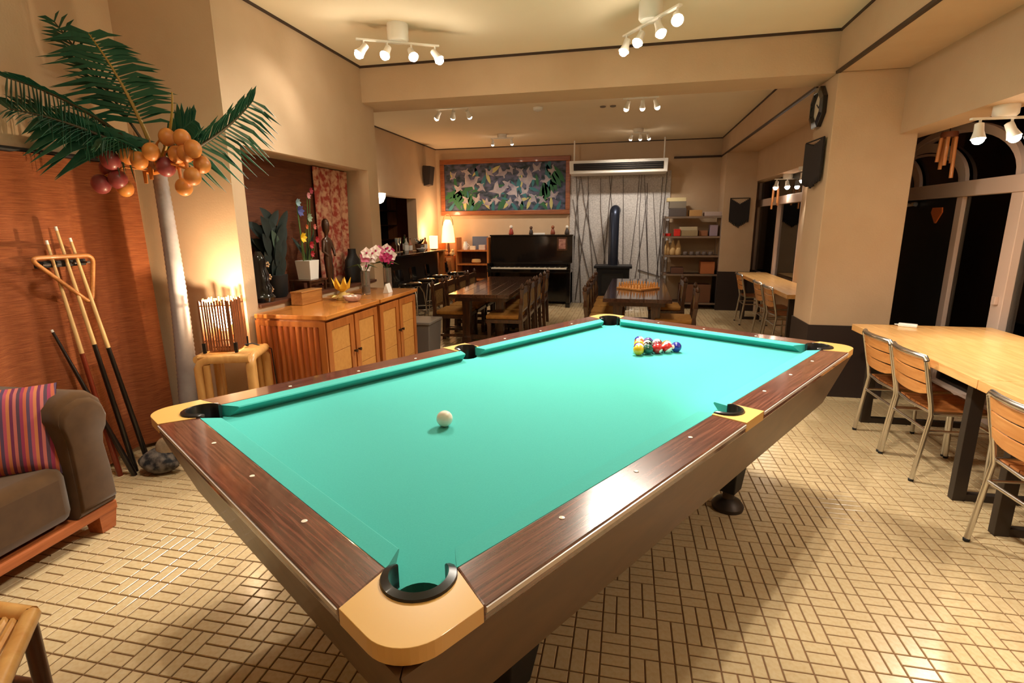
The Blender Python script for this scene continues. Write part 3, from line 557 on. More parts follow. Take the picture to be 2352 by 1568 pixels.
# triangle rack hung by its long bar
tri = [(-0.165, 0.0), (0.165, 0.0), (0.11, -0.27)]
def rounded(poly, r, n=6):
    out = []
    for i in range(len(poly)):
        p, a_, b_ = Vector(poly[i]), Vector(poly[i - 1]), Vector(poly[(i + 1) % len(poly)]); d1, d2 = (a_ - p).normalized(), (b_ - p).normalized()
        for k in range(n + 1):
            f = k / n; q = (p + d1 * r) * (1 - f) ** 2 + p * 2 * f * (1 - f) + (p + d2 * r) * f * f; out.append(q)
    return out
tag(MB().tube([(0, q.x, q.y) for q in rounded(tri, 0.05)], 0.011, 8, closed=True).build('ball_triangle', wood('triangle_wood', (168, 104, 50), (196, 132, 70), 1, 5), None, 60, loc=(-2.915, 2.225, 1.275)), 'wooden ball triangle hung from the cue clip', 'ball triangle')
m_butt = M('cue_butt', (24, 18, 16), 0.3, coat=0.4); m_shaft = M('cue_shaft', (214, 178, 122), 0.35, coat=0.3); m_red = M('cue_red_butt', (120, 44, 24), 0.35, coat=0.3)
cues = [((-2.82, 2.335, 0.0), (-2.95, 2.245, 1.43), m_butt, 'long pool cue with black butt, tallest against the blind'), ((-2.86, 2.27, 0.0), (-2.955, 2.19, 1.36), m_red, 'pool cue with reddish butt behind the ball triangle'), ((-2.8, 2.41, 0.0), (-2.94, 2.3, 1.37), m_butt, 'pool cue with pale shaft crossing right of the triangle'), ((-2.78, 2.29, 0.0), (-3.0, 2.16, 0.89), m_butt, 'short dark cue leaning low behind the sofa arm')]
for p, q, mb_, lab in cues:
    p, q = Vector(p), Vector(q); d = q - p
    t = thing('pool_cue', lab, 'cue', p, 0, 'pool cues leaning on the blind')
    MB().tube([d * 0.0, d * 0.02, d * 0.55], [0.014, 0.0155, 0.0115], 10).build('butt', mb_, t, 50)
    MB().tube([d * 0.55, d * 0.985], [0.0115, 0.0068], 10).build('shaft', m_shaft if lab[0] != 's' else m_butt, t, 50)
    MB().tube([d * 0.985, d], [0.0068, 0.0066], 8).build('tip', m_white, t, 50)
# sofa, arm towards the corner
m_vel = M('brown_velvet', (88, 62, 36), 0.9, spec=0.1, noise=(12, 0.3), col2=(70, 48, 27), sheen=0.25)
m_sbase = wood('sofa_base_wood', (150, 78, 38), (178, 100, 54), 1, 4)
so = thing('sofa', 'brown velvet sofa with a rolled arm cut off by the left edge', 'sofa', (-2.36, 1.87, 0), 0.06)
MB().b2(-0.62, -0.02, -1.6, -0.02, 0.09, 0.135).build('base_rail', m_sbase, so, bevel=0.006)
for x, y in ((-0.07, -0.07), (-0.56, -0.07), (-0.07, -1.5)): MB().loft([[(x + sx * w_, y + sy * w_, z) for sx, sy in ((-1, -1), (1, -1), (1, 1), (-1, 1))] for z, w_ in ((0, 0.035), (0.09, 0.045))]).build('foot', m_sbase, so)
MB().b2(-0.6, -0.06, -1.55, -0.2, 0.135, 0.2).build('seat_base', m_vel, so, bevel=0.03)
MB().b2(-0.5, -0.015, -1.0, -0.215, 0.15, 0.41).build('seat_cushion', m_vel, so, 60, bevel=0.05)
MB().b2(-0.62, -0.44, -1.55, -0.2, 0.14, 0.78).build('backrest', m_vel, so, 60, bevel=0.07)
def armsec(x, k=1.0):
    pts = [(-0.215, 0.135), (-0.215, 0.5), (-0.225, 0.56), (-0.235, 0.61), (-0.225, 0.66), (-0.185, 0.7), (-0.125, 0.715), (-0.06, 0.7), (-0.015, 0.655), (0.0, 0.6), (-0.01, 0.55), (-0.035, 0.515), (-0.045, 0.45), (-0.03, 0.3), (-0.025, 0.135)]
    cy, cz = -0.12, 0.42
    return [(x, cy + (y - cy) * k, cz + (z - cz) * k) for y, z in pts]
MB().loft([armsec(-0.62, 0.94), armsec(-0.6), armsec(-0.3), armsec(-0.04), armsec(-0.02, 0.975), armsec(-0.008, 0.92)]).build('arm', m_vel, so, 50)
MB().loft([armsec(-0.012, 0.9), armsec(0.006, 0.86), armsec(0.01, 0.8)]).build('arm_facing', m_vel, so, 50)
m_str = stripes('striped_cloth', [(150, 52, 84), (186, 96, 66), (90, 66, 92), (176, 76, 96), (196, 120, 76), (110, 44, 78), (188, 104, 96), (84, 60, 74)], 0, 0.085)
def pil(u, v):
    x, y = u - 0.5, v - 0.5; k = (1 - (2 * x) ** 4) * (1 - (2 * y) ** 4); e = 1 - 0.07 * ((2 * x) ** 2 * (1 - (2 * y) ** 2) + (2 * y) ** 2 * (1 - (2 * x) ** 2))
    return x * e, y * e, k
pm = MB()
for sgn in (1, -1):
    n = 14; vs = []; fs = []
    for j in range(n + 1):
        for i in range(n + 1):
            x, y, k = pil(i / n, j / n); vs.append((x * 0.4, sgn * (0.004 + 0.06 * max(k, 0) ** 0.6), y * 0.4))
    for j in range(n):
        for i in range(n): fs.append((j * (n + 1) + i, j * (n + 1) + i + 1, (j + 1) * (n + 1) + i + 1, (j + 1) * (n + 1) + i))
    pm.add(vs, fs)
cu = pm.build('striped_cushion', m_str, None, 60, loc=(-2.56, 1.555, 0.575)); cu.rotation_euler = (-0.22, 0.06, 0.75)
tag(cu, 'pink and orange striped cushion leaning on the sofa arm', 'cushion')
# bamboo stool at the lower left
st = thing('bamboo_stool', 'low bamboo stool with split slat top in the lower left corner', 'stool', (-1.6, 0.75, 0))
cz = 0.4; Cn = [Vector((0.05, 0.17)), Vector((-0.42, 0.15)), Vector((-0.2, -0.3)), Vector((0.31, -0.12))]
for k in range(4):
    p, q = Cn[k], Cn[(k + 1) % 4]; MB().tube([(p.x, p.y, cz - 0.008), (q.x, q.y, cz - 0.008)], 0.022, 10).build('rim_pole', m_bamboo, st, 50)
    ctr = sum(Cn, Vector((0, 0))) / 4; pp = p + (ctr - p) * 0.04
    MB().tube([(pp.x, pp.y, 0), (pp.x, pp.y, cz - 0.02)], 0.02, 10).build('leg', wood('dark_bamboo', (70, 38, 20), (96, 56, 30), 2, 4), st, 50)
    MB().tube([(p.x, p.y, 0.16), (q.x, q.y, 0.16)], 0.012, 8).build('stretcher', MT['dark_bamboo'], st, 50)
d = (Cn[3] - Cn[0]).normalized()
for k in range(17):
    f = (k + 0.8) / 18; p = Cn[0] + (Cn[1] - Cn[0]) * f; q = Cn[3] + (Cn[2] - Cn[3]) * f
    MB().tube([(p.x, p.y, cz - 0.014), (q.x, q.y, cz - 0.014)], 0.0102, 7).build('slat', m_bamboo, st, 50)
# bundle on the floor
bu = thing('cloth_bundle', 'dark mottled bundle with a pale top on the floor by the blind', 'bundle', (-2.66, 2.36, 0))
m_bun = M('mottled_dark_cloth', (26, 28, 34), 0.8, noise=(26, 0.12), col2=(120, 112, 104))
for c_, r_, s_, nm, mm in (((0, 0, 0.075), 0.1, (1.15, 0.8, 0.75), 'dark_wrap', m_bun), ((0.03, 0.02, 0.13), 0.07, (0.8, 0.7, 1.2), 'pale_top', M('pale_cloth', (190, 164, 128), 0.85, noise=(14, 0.2), col2=(110, 92, 74)))):
    mb_ = MB().ball(c_, r_, 18, 12, s_); mb_.v = [(x * (1 + 0.15 * math.sin(37 * z + 21 * y)), y * (1 + 0.15 * math.sin(31 * x + 40 * z)), max(0.0, z)) for x, y, z in mb_.v]; mb_.build(nm, mm, bu, 60)
# artificial palm
pa = thing('artificial_palm', 'artificial palm with orange and red coconuts and a ribbed grey trunk', 'palm', (-2.7, 2.64, 0))
m_tr = M('ribbed_trunk', (160, 154, 154), 0.5, noise=(10, 0.3), col2=(132, 124, 126))
rings = []; n_r = 64
def trunk(f): return Vector((0.075 * f + 0.03 * math.sin(f * PI), -0.02 * f, 1.74 * f))
prf = []; pts = []; rad = []
for k in range(n_r * 2 + 1):
    f = k / (n_r * 2); pts.append(trunk(f)); rad.append((0.03 * (1 - f) ** 1.2 + 0.038) * (1.0 if k % 2 else 0.93))
MB().tube(pts, rad, 16).build('trunk', m_tr, pa, 70)
MB().lathe([(0.095, 0), (0.095, 0.02), (0.08, 0.04)], 20).build('base', m_blackm, pa, 40)
m_leaf = M('palm_leaf', (22, 70, 54), 0.45, noise=(8, 0.3), col2=(34, 92, 66)); m_rib = M('palm_rib', (150, 118, 44), 0.5)
top = trunk(1.0)
def frond(tip, bend, n, LL, wid, side, tf, hang, rc=None, seed=0, f0=0.25, stem=0.012):
    rnd = random.Random(seed); p0 = top + Vector((0, 0, 0.03)); p2 = Vector(tip) - Vector((-2.7, 2.64, 0)); p1 = (p0 + p2) / 2 + Vector(bend); side = Vector(side).normalized()
    B = lambda f: p0 * (1 - f) ** 2 + p1 * 2 * f * (1 - f) + p2 * f * f
    rb = MB().tube([B(k / 14) for k in range(15)], [stem * (1 - k / 16) + 0.002 for k in range(15)], 6).build('frond_stem', rc or m_rib, pa, 60)
    mb = MB()
    for k in range(n):
        f = f0 + (1 - f0) * k / max(1, n - 1); p = B(f); t = (B(min(1, f + 0.02)) - B(f - 0.02)).normalized()
        for s_, L0 in ((1, LL[0]), (-1, LL[1])):
            if L0 <= 0: continue
            L = L0 * (0.5 + 0.5 * math.sin(PI * min(1, 0.1 + f * 0.85))) * rnd.uniform(0.75, 1.15)
            dr = (side * s_ + t * tf + Vector((0, 0, -hang)) + Vector((rnd.uniform(-.1, .1), rnd.uniform(-.1, .1), rnd.uniform(-.12, .12)))).normalized(); wv = dr.cross(Vector((0.2, 1, 0.1))).normalized() * wid * rnd.uniform(0.7, 1.2)
            e = p + dr * L + Vector((0, 0, -0.2 * L)); m_ = p + dr * L * 0.5; th = dr.cross(wv).normalized() * 0.001
            q = [p - wv * 0.4, p + wv * 0.4, m_ + wv, e, m_ - wv]
            mb.add([x + th for x in q] + [x - th for x in q], [(0, 1, 2, 4), (4, 2, 3), (6, 5, 9, 7), (7, 9, 8), (0, 5, 6, 1), (1, 6, 7, 2), (2, 7, 8, 3), (3, 8, 9, 4), (4, 9, 5, 0)])
    mb.v = [(max(x, -0.37), min(y, 0.24), z) for x, y, z in [tuple(v) for v in mb.v]]
    if n: mb.build('frond_leaflets', m_leaf, rb)
dr_ = M('dark_rib', (60, 52, 28), 0.5)
frond((-2.76, 2.45, 2.4), (0.08, -0.02, 0.05), 28, (0.36, 0.24), 0.0125, (-0.93, -0.3, -0.02), 0.25, 0.0, seed=1, f0=0.3)
frond((-2.93, 2.42, 2.46), (0.04, 0.0, 0.0), 18, (0.2, 0.16), 0.009, (-0.8, -0.2, 0.1), 0.9, 0.0, dr_, 2, 0.35, 0.007)
frond((-2.97, 2.17, 2.135), (0.02, -0.02, 0.12), 30, (0.2, 0.2), 0.011, (0.2, 0.2, -0.35), 0.75, 0.25, dr_, 3)
frond((-2.97, 2.15, 1.99), (0.02, -0.03, 0.08), 24, (0.18, 0.12), 0.012, (-0.2, 0.2, 0.5), 0.9, -0.1, dr_, 4, 0.3)
frond((-2.9, 2.3, 1.98), (0.0, -0.03, 0.04), 16, (0.3, 0.16), 0.022, (-0.75, -0.5, -0.3), 0.3, 0.35, m_leaf, 5, 0.35)
frond((-2.0, 2.66, 2.08), (0.08, 0.0, -0.06), 26, (0.22, 0.26), 0.010, (0.1, -0.2, 0.3), 0.95, 0.1, dr_, 6, 0.15)
frond((-2.35, 2.5, 2.11), (0.1, -0.05, -0.05), 0, (0, 0), 0.01, (1, 0, 0), 0, 0, None, 7)
frond((-2.6, 2.28, 1.85), (0.02, -0.1, 0.1), 12, (0.14, 0.14), 0.016, (0.7, -0.4, -0.3), 0.5, 0.5, m_leaf, 8)
frond((-2.35, 2.62, 1.99), (0.05, -0.02, 0.06), 16, (0.18, 0.16), 0.02, (-0.4, 0.1, 0.9), 0.5, 0.1, m_leaf, 9, 0.2)
m_bud = M('husk', (176, 128, 86), 0.6)
for dx, dz, r_ in ((-0.07, 0.2, 0.02), (0.03, 0.16, 0.015), (-0.02, 0.13, 0.018)): MB().tube([top + Vector((0, -0.03, 0)), top + Vector((dx * 0.6, -0.05, dz * 0.6)), top + Vector((dx, -0.06, dz))], [0.012, r_, 0.002], 8).build('husk', m_bud, pa, 60)
m_cor = M('coconut_orange', (208, 140, 62), 0.45, noise=(14, 0.3), col2=(184, 104, 50), coat=0.1); m_cre = M('coconut_red', (146, 66, 62), 0.4, noise=(14, 0.3), col2=(110, 40, 48), coat=0.2)
co_ = [(385, -2.42, 1.89, 0), (0, -2.30, 1.875, 0), (0, -2.475, 1.81, 0), (0, -2.375, 1.80, 0), (0, -2.29, 1.80, 0), (0, -2.215, 1.815, 0), (0, -2.225, 1.745, 0), (0, -2.33, 1.63, 0), (0, -2.24, 1.68, 0), (0, -2.455, 1.74, 1), (0, -2.83, 1.84, 1), (0, -2.745, 1.775, 1), (0, -2.83, 1.745, 1), (0, -2.75, 1.68, 1), (0, -2.835, 1.655, 1), (0, -2.745, 1.635, 2), (0, -2.66, 1.80, 2), (0, -2.56, 1.77, 2)]
for k, (_, x, z, red) in enumerate(co_):
    y = 2.5 - 0.03 * (k % 3); s_ = 1.0 if red != 1 else 1.12
    c_ = Vector((x, y, z)) - Vector((-2.7, 2.64, 0))
    cn = MB().ball(c_, 0.042 * s_, 16, 10, (1, 1, 1.12)).build('coconut', m_cre if red == 1 else m_cor, pa, 80)
    if k % 2 == 0: MB().tube([top + Vector((0, 0, -0.01)), (top + c_) / 2 + Vector((0, -0.03, 0.05)), c_ + Vector((0, 0, 0.03))], 0.006, 6).build('fruit_stalk', M('fruit_stalk', (196, 120, 50), 0.6), cn, 60)
for x, z in ((-2.63, 1.66), (-2.59, 1.68), (-2.4, 1.68), (-2.35, 1.7)):
    c_ = Vector((x, 2.53, z)) - Vector((-2.7, 2.64, 0)); MB().tube([top + Vector((0, -0.04, -0.02)), c_ + Vector((0, 0, 0.06)), c_], [0.012, 0.012, 0.009], 6).build('hanging_stalk', MT['fruit_stalk'], pa, 60)
# bamboo side table and reed lamp
bt = thing('bamboo_side_table', 'round cornered bamboo side table carrying the glowing reed lamp', 'side table', (-2.32, 2.655, 0), 0.0)
m_bl = wood('aged_bamboo', (190, 138, 76), (216, 168, 102), 2, 4, 0.35, 0.3, 5)
hs = 0.165
for k in range(4):
    an = PI / 4 + k * PI / 2 + 0.35; p = Vector((math.cos(an), math.sin(an))) * hs * 1.22; an2 = an + PI / 2; q = Vector((math.cos(an2), math.sin(an2))) * hs * 1.22
    dpq = (q - p).normalized(); inn = (-(p + q) / 2).normalized()
    MB().tube([(p.x, p.y, 0.0), (p.x, p.y, 0.62), (p.x + dpq.x * 0.015, p.y + dpq.y * 0.015, 0.65), (p.x + dpq.x * 0.06, p.y + dpq.y * 0.06, 0.67), (q.x, q.y, 0.67)], 0.026, 12).build('bent_leg', m_bl, bt, 60)
    MB().tube([(p.x * 0.85 + q.x * 0.15, p.y * 0.85 + q.y * 0.15, 0.0), (p.x * 0.85 + q.x * 0.15, p.y * 0.85 + q.y * 0.15, 0.64)], 0.02, 10).build('inner_leg', m_bl, bt, 60)
R_ = Matrix.Rotation(0.35, 3, 'Z')
for k in range(15):
    v = -0.14 + 0.28 * k / 14; e = 0.14
    MB().tube([R_ @ Vector((-e, v, 0.682)), R_ @ Vector((e, v, 0.682))], 0.0105, 7).build('top_slat', m_bl, bt, 60)
tl = thing('reed_lamp', 'glowing square table lamp of upright reeds on the bamboo side table', 'lamp', (-2.36, 2.655, 0.693), 0.35)
m_reed = wood('lamp_reed', (110, 62, 34), (150, 94, 54), 2, 6, 0.6, 0)
hw = 0.088
MB().b2(-hw * 0.8, hw * 0.8, -hw * 0.8, hw * 0.8, 0.025, 0.035).build('base_plate', m_dwood, tl)
rsrc = MB().tube([(0, 0, 0.012), (0.001, 0, 0.12), (0, 0.001, 0.31)], 0.0058, 6).build('reed', m_reed, tl, 50, loc=(-hw, -hw, 0))
tops = []
for sd in range(4):
    for k in range(12):
        if sd == 0 and k == 0: continue
        f = -hw + 2 * hw * k / 12; x, y = [(f, -hw), (hw, f), (-f, hw), (-hw, -f)][sd]
        o = clone(rsrc, tl, (x + random.uniform(-0.002, 0.002), y + random.uniform(-0.002, 0.002), 0)); o.scale.z = random.uniform(0.97, 1.03)
for z in (0.075, 0.28):
    for p, q in (((-hw, -hw), (hw, -hw)), ((hw, -hw), (hw, hw)), ((hw, hw), (-hw, hw)), ((-hw, hw), (-hw, -hw))): MB().tube([(p[0] * 0.94, p[1] * 0.94, z), (q[0] * 0.94, q[1] * 0.94, z)], 0.004, 5).build('binding', m_reed, tl)
for sx in (-1, 1):
    for sy in (-1, 1): MB().b2(sx * hw - 0.008, sx * hw + 0.008, sy * hw - 0.008, sy * hw + 0.008, 0, 0.06).build('foot', m_blackm, tl)
MB().lathe([(0.018, 0.035), (0.018, 0.1), (0.022, 0.12)], 10).build('lamp_holder', m_white, tl, 40)
MB().ball((0, 0, 0.2), 0.06, 16, 12, (1, 1, 1.2)).build('bulb', M('table_lamp_bulb', (255, 255, 255), 0.5, emis=(255, 220, 164), estr=42), tl, 80)
l = bpy.data.lights.new('lamp_light', 'POINT'); l.energy = 12 * POW; l.color = (1, 0.76, 0.48); l.shadow_soft_size = 0.008
o = bpy.data.objects.new('lamp_light', l); C.objects.link(o); o.parent = tl; o.location = (0, 0, 0.285)
Ri = Matrix.Rotation(-0.3, 3, 'Z'); MB().tube([Ri @ (Vector(p) - Vector((-2.36, 2.655, 0.693))) for p in ((-2.3, 2.7, 0.71), (-2.26, 2.76, 0.71), (-2.19, 2.84, 0.66), (-2.18, 2.85, 0.3), (-2.17, 2.85, 0.006), (-2.05, 2.86, 0.006))], 0.004, 5).build('cord', m_blackm, tl, 60)

# ---------------------------------------------------------------- cabinets under the alcove and what stands on them
m_cab = wood('amber_cabinet_wood', (150, 84, 36), (178, 108, 50), 2, 3, 0.35, 0.3, 6); m_ctop = wood('amber_top', (172, 104, 44), (196, 128, 60), 1, 3, 0.25, 0.5, 6)
m_pan = M('woven_door_panel', (196, 142, 72), 0.6, noise=(40, 0.3), col2=(178, 122, 58)); m_reedv = wood('side_reed', (150, 72, 34), (186, 108, 52), 2, 3)
def cabinet(label, y0, y1, hinge):
    t = thing('cabinet', label, 'cabinet', (-2.11, (y0 + y1) / 2, 0), 0, 'amber wood cabinets below the alcove'); hy = (y1 - y0) / 2; x0, x1 = -0.25, 0.25
    MB().b2(x0, x1 - 0.025, -hy, hy, 0.05, 0.825).build('body', m_cab, t)
    MB().b2(x0, x1 + 0.02, -hy - (0.015 if y0 < 3 else 0), hy + 0.002, 0.838, 0.866).build('top', m_ctop, t, bevel=0.004)
    MB().b2(x0, x1 - 0.012, -hy, hy, 0.825, 0.838).build('top_rail', m_cab, t)
    MB().b2(x0 + 0.02, x1 - 0.04, -hy + 0.02, hy - 0.02, 0.0, 0.05).build('plinth', m_dwood, t)
    for k in (0, 1):
        ya = -hy + 0.015 + k * hy * 0.995; yb = ya + hy - 0.02
        dr = MB().b2(x1 - 0.025, x1, ya, ya + 0.055, 0.07, 0.815).b2(x1 - 0.025, x1, yb - 0.055, yb, 0.07, 0.815).b2(x1 - 0.025, x1, ya + 0.055, yb - 0.055, 0.76, 0.815).b2(x1 - 0.025, x1, ya + 0.055, yb - 0.055, 0.07, 0.13).build('door', m_cab, t, bevel=0.002)
        for q in range(4):
            h0 = 0.13 + q * 0.1575; MB().b2(x1 - 0.022, x1 - 0.008, ya + 0.055, yb - 0.055, h0 + 0.001, h0 + 0.156).build('door_panel', m_pan, dr, bevel=0.002)
        yk = (yb - 0.02) if k == 0 else (ya + 0.02)
        MB().tube([(x1, yk, 0.56), (x1 + 0.022, yk, 0.56)], [0.006, 0.012], 10).build('knob', m_brass, dr, 40)
    if y0 < 3:
        for k in range(10):
            x = x0 + 0.045 + k * 0.043; MB().lathe([(0.017, 0.13), (0.019, 0.14), (0.019, 0.78), (0.017, 0.79)], 8, (x, -hy + 0.004, 0)).build('side_reed', m_reedv, t, 50)
        MB().b2(x0, x1, -hy - 0.012, -hy, 0.05, 0.125).b2(x0, x1, -hy - 0.012, -hy, 0.79, 0.825).b2(x0, x0 + 0.03, -hy - 0.012, -hy, 0.125, 0.79).b2(x1 - 0.04, x1, -hy - 0.012, -hy, 0.125, 0.79).build('side_frame', m_cab, t)
    return t
cabinet('amber wood cabinet with a reeded side panel, nearer the lamp', 2.94, 3.665, 0)
cabinet('amber wood cabinet under the orchids, nearer the bar', 3.69, 4.42, 1)
ZT = 0.867
def on(name, label, cat, x, y, z=ZT, rz=0, group=None): return thing(name, label, cat, (x, y, z), rz, group)
t = on('wooden_box', 'low brown wooden box behind the yellow paper flower', 'box', -2.305, 3.44, ZT, 0.0)
MB().b2(-0.045, 0.045, -0.13, 0.13, 0, 0.085).build('box_body', wood('box_wood', (150, 96, 46), (176, 120, 62), 1, 4), t, bevel=0.003); MB().b2(-0.048, 0.048, -0.133, 0.133, 0.085, 0.096).build('box_lid', MT['box_wood'], t, bevel=0.003)
m_yel = M('yellow_paper', (226, 172, 40), 0.6, emis=(226, 160, 30), estr=0.0)
t = on('paper_flower', 'yellow folded star flower standing on the cabinet', 'ornament', -2.13, 3.64)
MB().lathe([(0.05, 0), (0.055, 0.02), (0.02, 0.06)], 14).build('stand', M('straw', (200, 168, 96), 0.7), t, 40)
for k in range(7):
    an = 2 * PI * k / 7; d = Vector((math.cos(an), math.sin(an), 0)); s_ = Vector((-d.y, d.x, 0)) * 0.028
    MB().add([Vector((0, 0, 0.05)), d * 0.05 + s_ + Vector((0, 0, 0.09)), d * 0.075 + Vector((0, 0, 0.17)), d * 0.05 - s_ + Vector((0, 0, 0.09)), d * 0.035 + Vector((0, 0, 0.085))], [(0, 1, 2, 3), (0, 4, 1), (1, 4, 2), (2, 4, 3), (3, 4, 0)]).build('petal', m_yel, t)
for k in range(6):
    an = 2 * PI * k / 6 + 0.3; d = Vector((math.cos(an), math.sin(an), 0)); s_ = Vector((-d.y, d.x, 0)) * 0.02
    MB().add([d * 0.03 + Vector((0, 0, 0.03)), d * 0.07 + s_ + Vector((0, 0, 0.04)), d * 0.12 + Vector((0, 0, 0.03)), d * 0.07 - s_ + Vector((0, 0, 0.04)), d * 0.07 + Vector((0, 0, 0.015))], [(0, 1, 2, 3), (0, 4, 1), (1, 4, 2), (2, 4, 3), (3, 4, 0)]).build('lower_petal', M('pale_yellow_paper', (222, 204, 130), 0.6), t)
t = on('glass_bowl', 'small pinkish glass bowl in front of the yellow flower', 'bowl', -2.0, 3.55)
MB().lathe([(0.03, 0), (0.055, 0.012), (0.07, 0.045), (0.067, 0.045), (0.05, 0.016), (0.02, 0.006)], 18).build('bowl_glass', M('pink_glass', (236, 206, 196), 0.08, trans=0.6), t, 50)
for k in range(5): MB().ball((0.03 * math.cos(k * 1.3), 0.03 * math.sin(k * 1.3), 0.03), 0.014, 10, 6).build('pebble', m_white, t, 80)
def orchid(label, x, y, h, cols, lean, seed):
    rnd = random.Random(seed); t = on('orchid_vase', label, 'orchid', x, y, ZT, 0, 'orchids in glass vases')
    MB().lathe([(0.034, 0), (0.036, 0.01), (0.036, 0.19), (0.033, 0.19), (0.033, 0.014), (0.01, 0.012)], 16).build('vase', M('vase_glass', (226, 216, 206), 0.03, trans=0.9), t, 40)
    MB().lathe([(0.031, 0.014), (0.031, 0.06), (0.01, 0.065)], 12).build('vase_filling', M('bark', (120, 92, 62), 0.9), t, 40)
    P_ = [Vector((0, 0, 0.04)), Vector((lean * 0.1, 0.01, 0.22)), Vector((lean * 0.35, 0.03, h * 0.85)), Vector((lean * 0.8, 0.05, h)), Vector((lean * 1.3, 0.06, h * 0.9))]
    MB().tube(P_, [0.004, 0.004, 0.003, 0.003, 0.002], 6).build('stem', M('stem_green', (92, 116, 60), 0.6), t, 60)
    for s_ in (-1, 1): MB().add([Vector((0, 0, 0.17)), Vector((0.05 * s_, -0.03, 0.25)), Vector((0.14 * s_, -0.04, 0.22)), Vector((0.05 * s_, 0.01, 0.245)), Vector((0.05 * s_, -0.01, 0.235))], [(0, 1, 2, 3), (0, 4, 1), (1, 4, 2), (2, 4, 3), (3, 4, 0)]).build('leaf', M('orchid_leaf', (58, 84, 48), 0.5), t)
    for k in range(9):
        f = 0.35 + 0.65 * k / 8; g_ = f * 4; i = min(3, int(g_)); c_ = P_[i].lerp(P_[i + 1], g_ - i) + Vector((rnd.uniform(-0.02, 0.05), rnd.uniform(-0.04, 0.03), rnd.uniform(-0.05, 0.02)))
        mb = MB()
        for q in range(5):
            an = 2 * PI * q / 5 + rnd.uniform(0, 0.3); u_ = Vector((0.4, -0.85, 0.1)).normalized(); e1 = u_.orthogonal().normalized(); e2 = u_.cross(e1); d = e1 * math.cos(an) + e2 * math.sin(an); s_ = u_.cross(d) * 0.016
            mb.add([c_, c_ + d * 0.028 + s_ * 1.5 + u_ * 0.01, c_ + d * 0.05 + u_ * 0.005, c_ + d * 0.028 - s_ * 1.5 + u_ * 0.01, c_ + d * 0.028 + u_ * 0.001], [(0, 1, 2, 3), (0, 4, 1), (1, 4, 2), (2, 4, 3), (3, 4, 0)])
        fl_ = mb.build('blossom', cols[k % len(cols)], t)
        MB().ball(c_ + Vector((0.4, -0.85, 0.1)).normalized() * 0.01, 0.009, 8, 6).build('blossom_heart', M('orchid_heart', (170, 30, 90), 0.5), fl_, 80)
m_o1 = M('orchid_white', (240, 226, 222), 0.5); m_o2 = M('orchid_pink', (222, 120, 160), 0.5); m_o3 = M('orchid_magenta', (196, 40, 110), 0.5)
orchid('white and pink orchid spray in a glass vase, left of the pair', -2.1, 3.96, 0.36, [m_o1, m_o2, m_o1], 0.05, 3)
orchid('magenta and white orchid spray in a glass vase beside the white card', -2.08, 4.33, 0.36, [m_o3, m_o1, m_o3], -0.03, 5)
t = on('card_stand', 'small white slanted card standing before the orchids', 'card', -2.0, 4.1, ZT, 0.1)
MB().prism([(0, 0), (0.05, 0), (0.028, 0.075), (0.022, 0.075)], -0.05, 0.05, 'y').build('card', m_white, t)
# jewellery bust at the alcove end
t = on('display_bust', 'black velvet necklace bust at the right end of the alcove', 'bust', -2.46, 4.42, 0.918)
MB().loft([[(x * kx, y * ky, z) for x, y in arcpts(0, 0, 1, 0, 2 * PI * 19 / 20, 19)] for z, kx, ky in ((0, 0.06, 0.09), (0.02, 0.06, 0.1), (0.12, 0.055, 0.115), (0.2, 0.05, 0.105), (0.235, 0.04, 0.06), (0.26, 0.035, 0.042), (0.3, 0.034, 0.04))]).build('bust_body', m_blackm, t, 60)
# alcove: foliage, flowers, carvings, batik
ZA = 0.9175
m_df = M('dark_foliage', (30, 42, 36), 0.6, noise=(12, 0.3), col2=(16, 24, 22)); m_df2 = M('grey_green_leaf', (60, 76, 62), 0.6)
def bigleaf(mb, p, d, L, wd, sag):
    p = Vector(p); d = Vector(d).normalized(); s_ = d.cross(Vector((1, 0, 0))).normalized(); n_ = 6; up = s_.cross(d)
    vs = []; fs = []
    for k in range(n_ + 1):
        f = k / n_; q = p + d * L * f + Vector((0, 0, -sag * f * f)); w_ = wd * math.sin(PI * (0.08 + 0.9 * f)) ** 0.8
        vs += [q - s_ * w_ + up * w_ * 0.3, q + up * 0.002, q + s_ * w_ + up * w_ * 0.3, q - up * 0.003]
    for k in range(n_):
        a_, b_ = k * 4, k * 4 + 4
        fs += [(a_ + i, a_ + (i + 1) % 4, b_ + (i + 1) % 4, b_ + i) for i in range(4)]
    fs += [(3, 2, 1, 0), (n_ * 4, n_ * 4 + 1, n_ * 4 + 2, n_ * 4 + 3)]
    mb.add(vs, fs)
t = on('foliage_plant', 'dark large leaved artificial plant in the left of the alcove', 'plant', -2.5, 3.36, ZA)
MB().lathe([(0.07, 0), (0.08, 0.02), (0.09, 0.16), (0.08, 0.16)], 18).build('pot', m_blackm, t, 40)
for k in range(34):
    an = k * 2.4; L = 0.26 + 0.3 * ((k * 7) % 5) / 5; mb = MB(); bigleaf(mb, (0.02 * math.cos(an), 0.07 * math.sin(an), 0.1 + 0.011 * k), (0.12 * math.cos(an), 0.9 * math.sin(an * 1.3), 0.8 + 0.3 * math.cos(an)), min(L, 0.4) * 0.72, 0.042, 0.06); mb.build('leaf', m_df2 if k in (9, 14, 16) else m_df, t, 60)
t = on('carved_post', 'black carved post with inlaid flowers at the left end of the alcove', 'carving', -2.44, 3.13, ZA)
MB().lathe([(0.075, 0), (0.085, 0.03), (0.065, 0.06), (0.07, 0.1), (0.055, 0.13), (0.06, 0.18), (0.045, 0.22), (0.05, 0.28), (0.03, 0.32), (0.02, 0.34)], 14).build('post', m_black, t, 40)
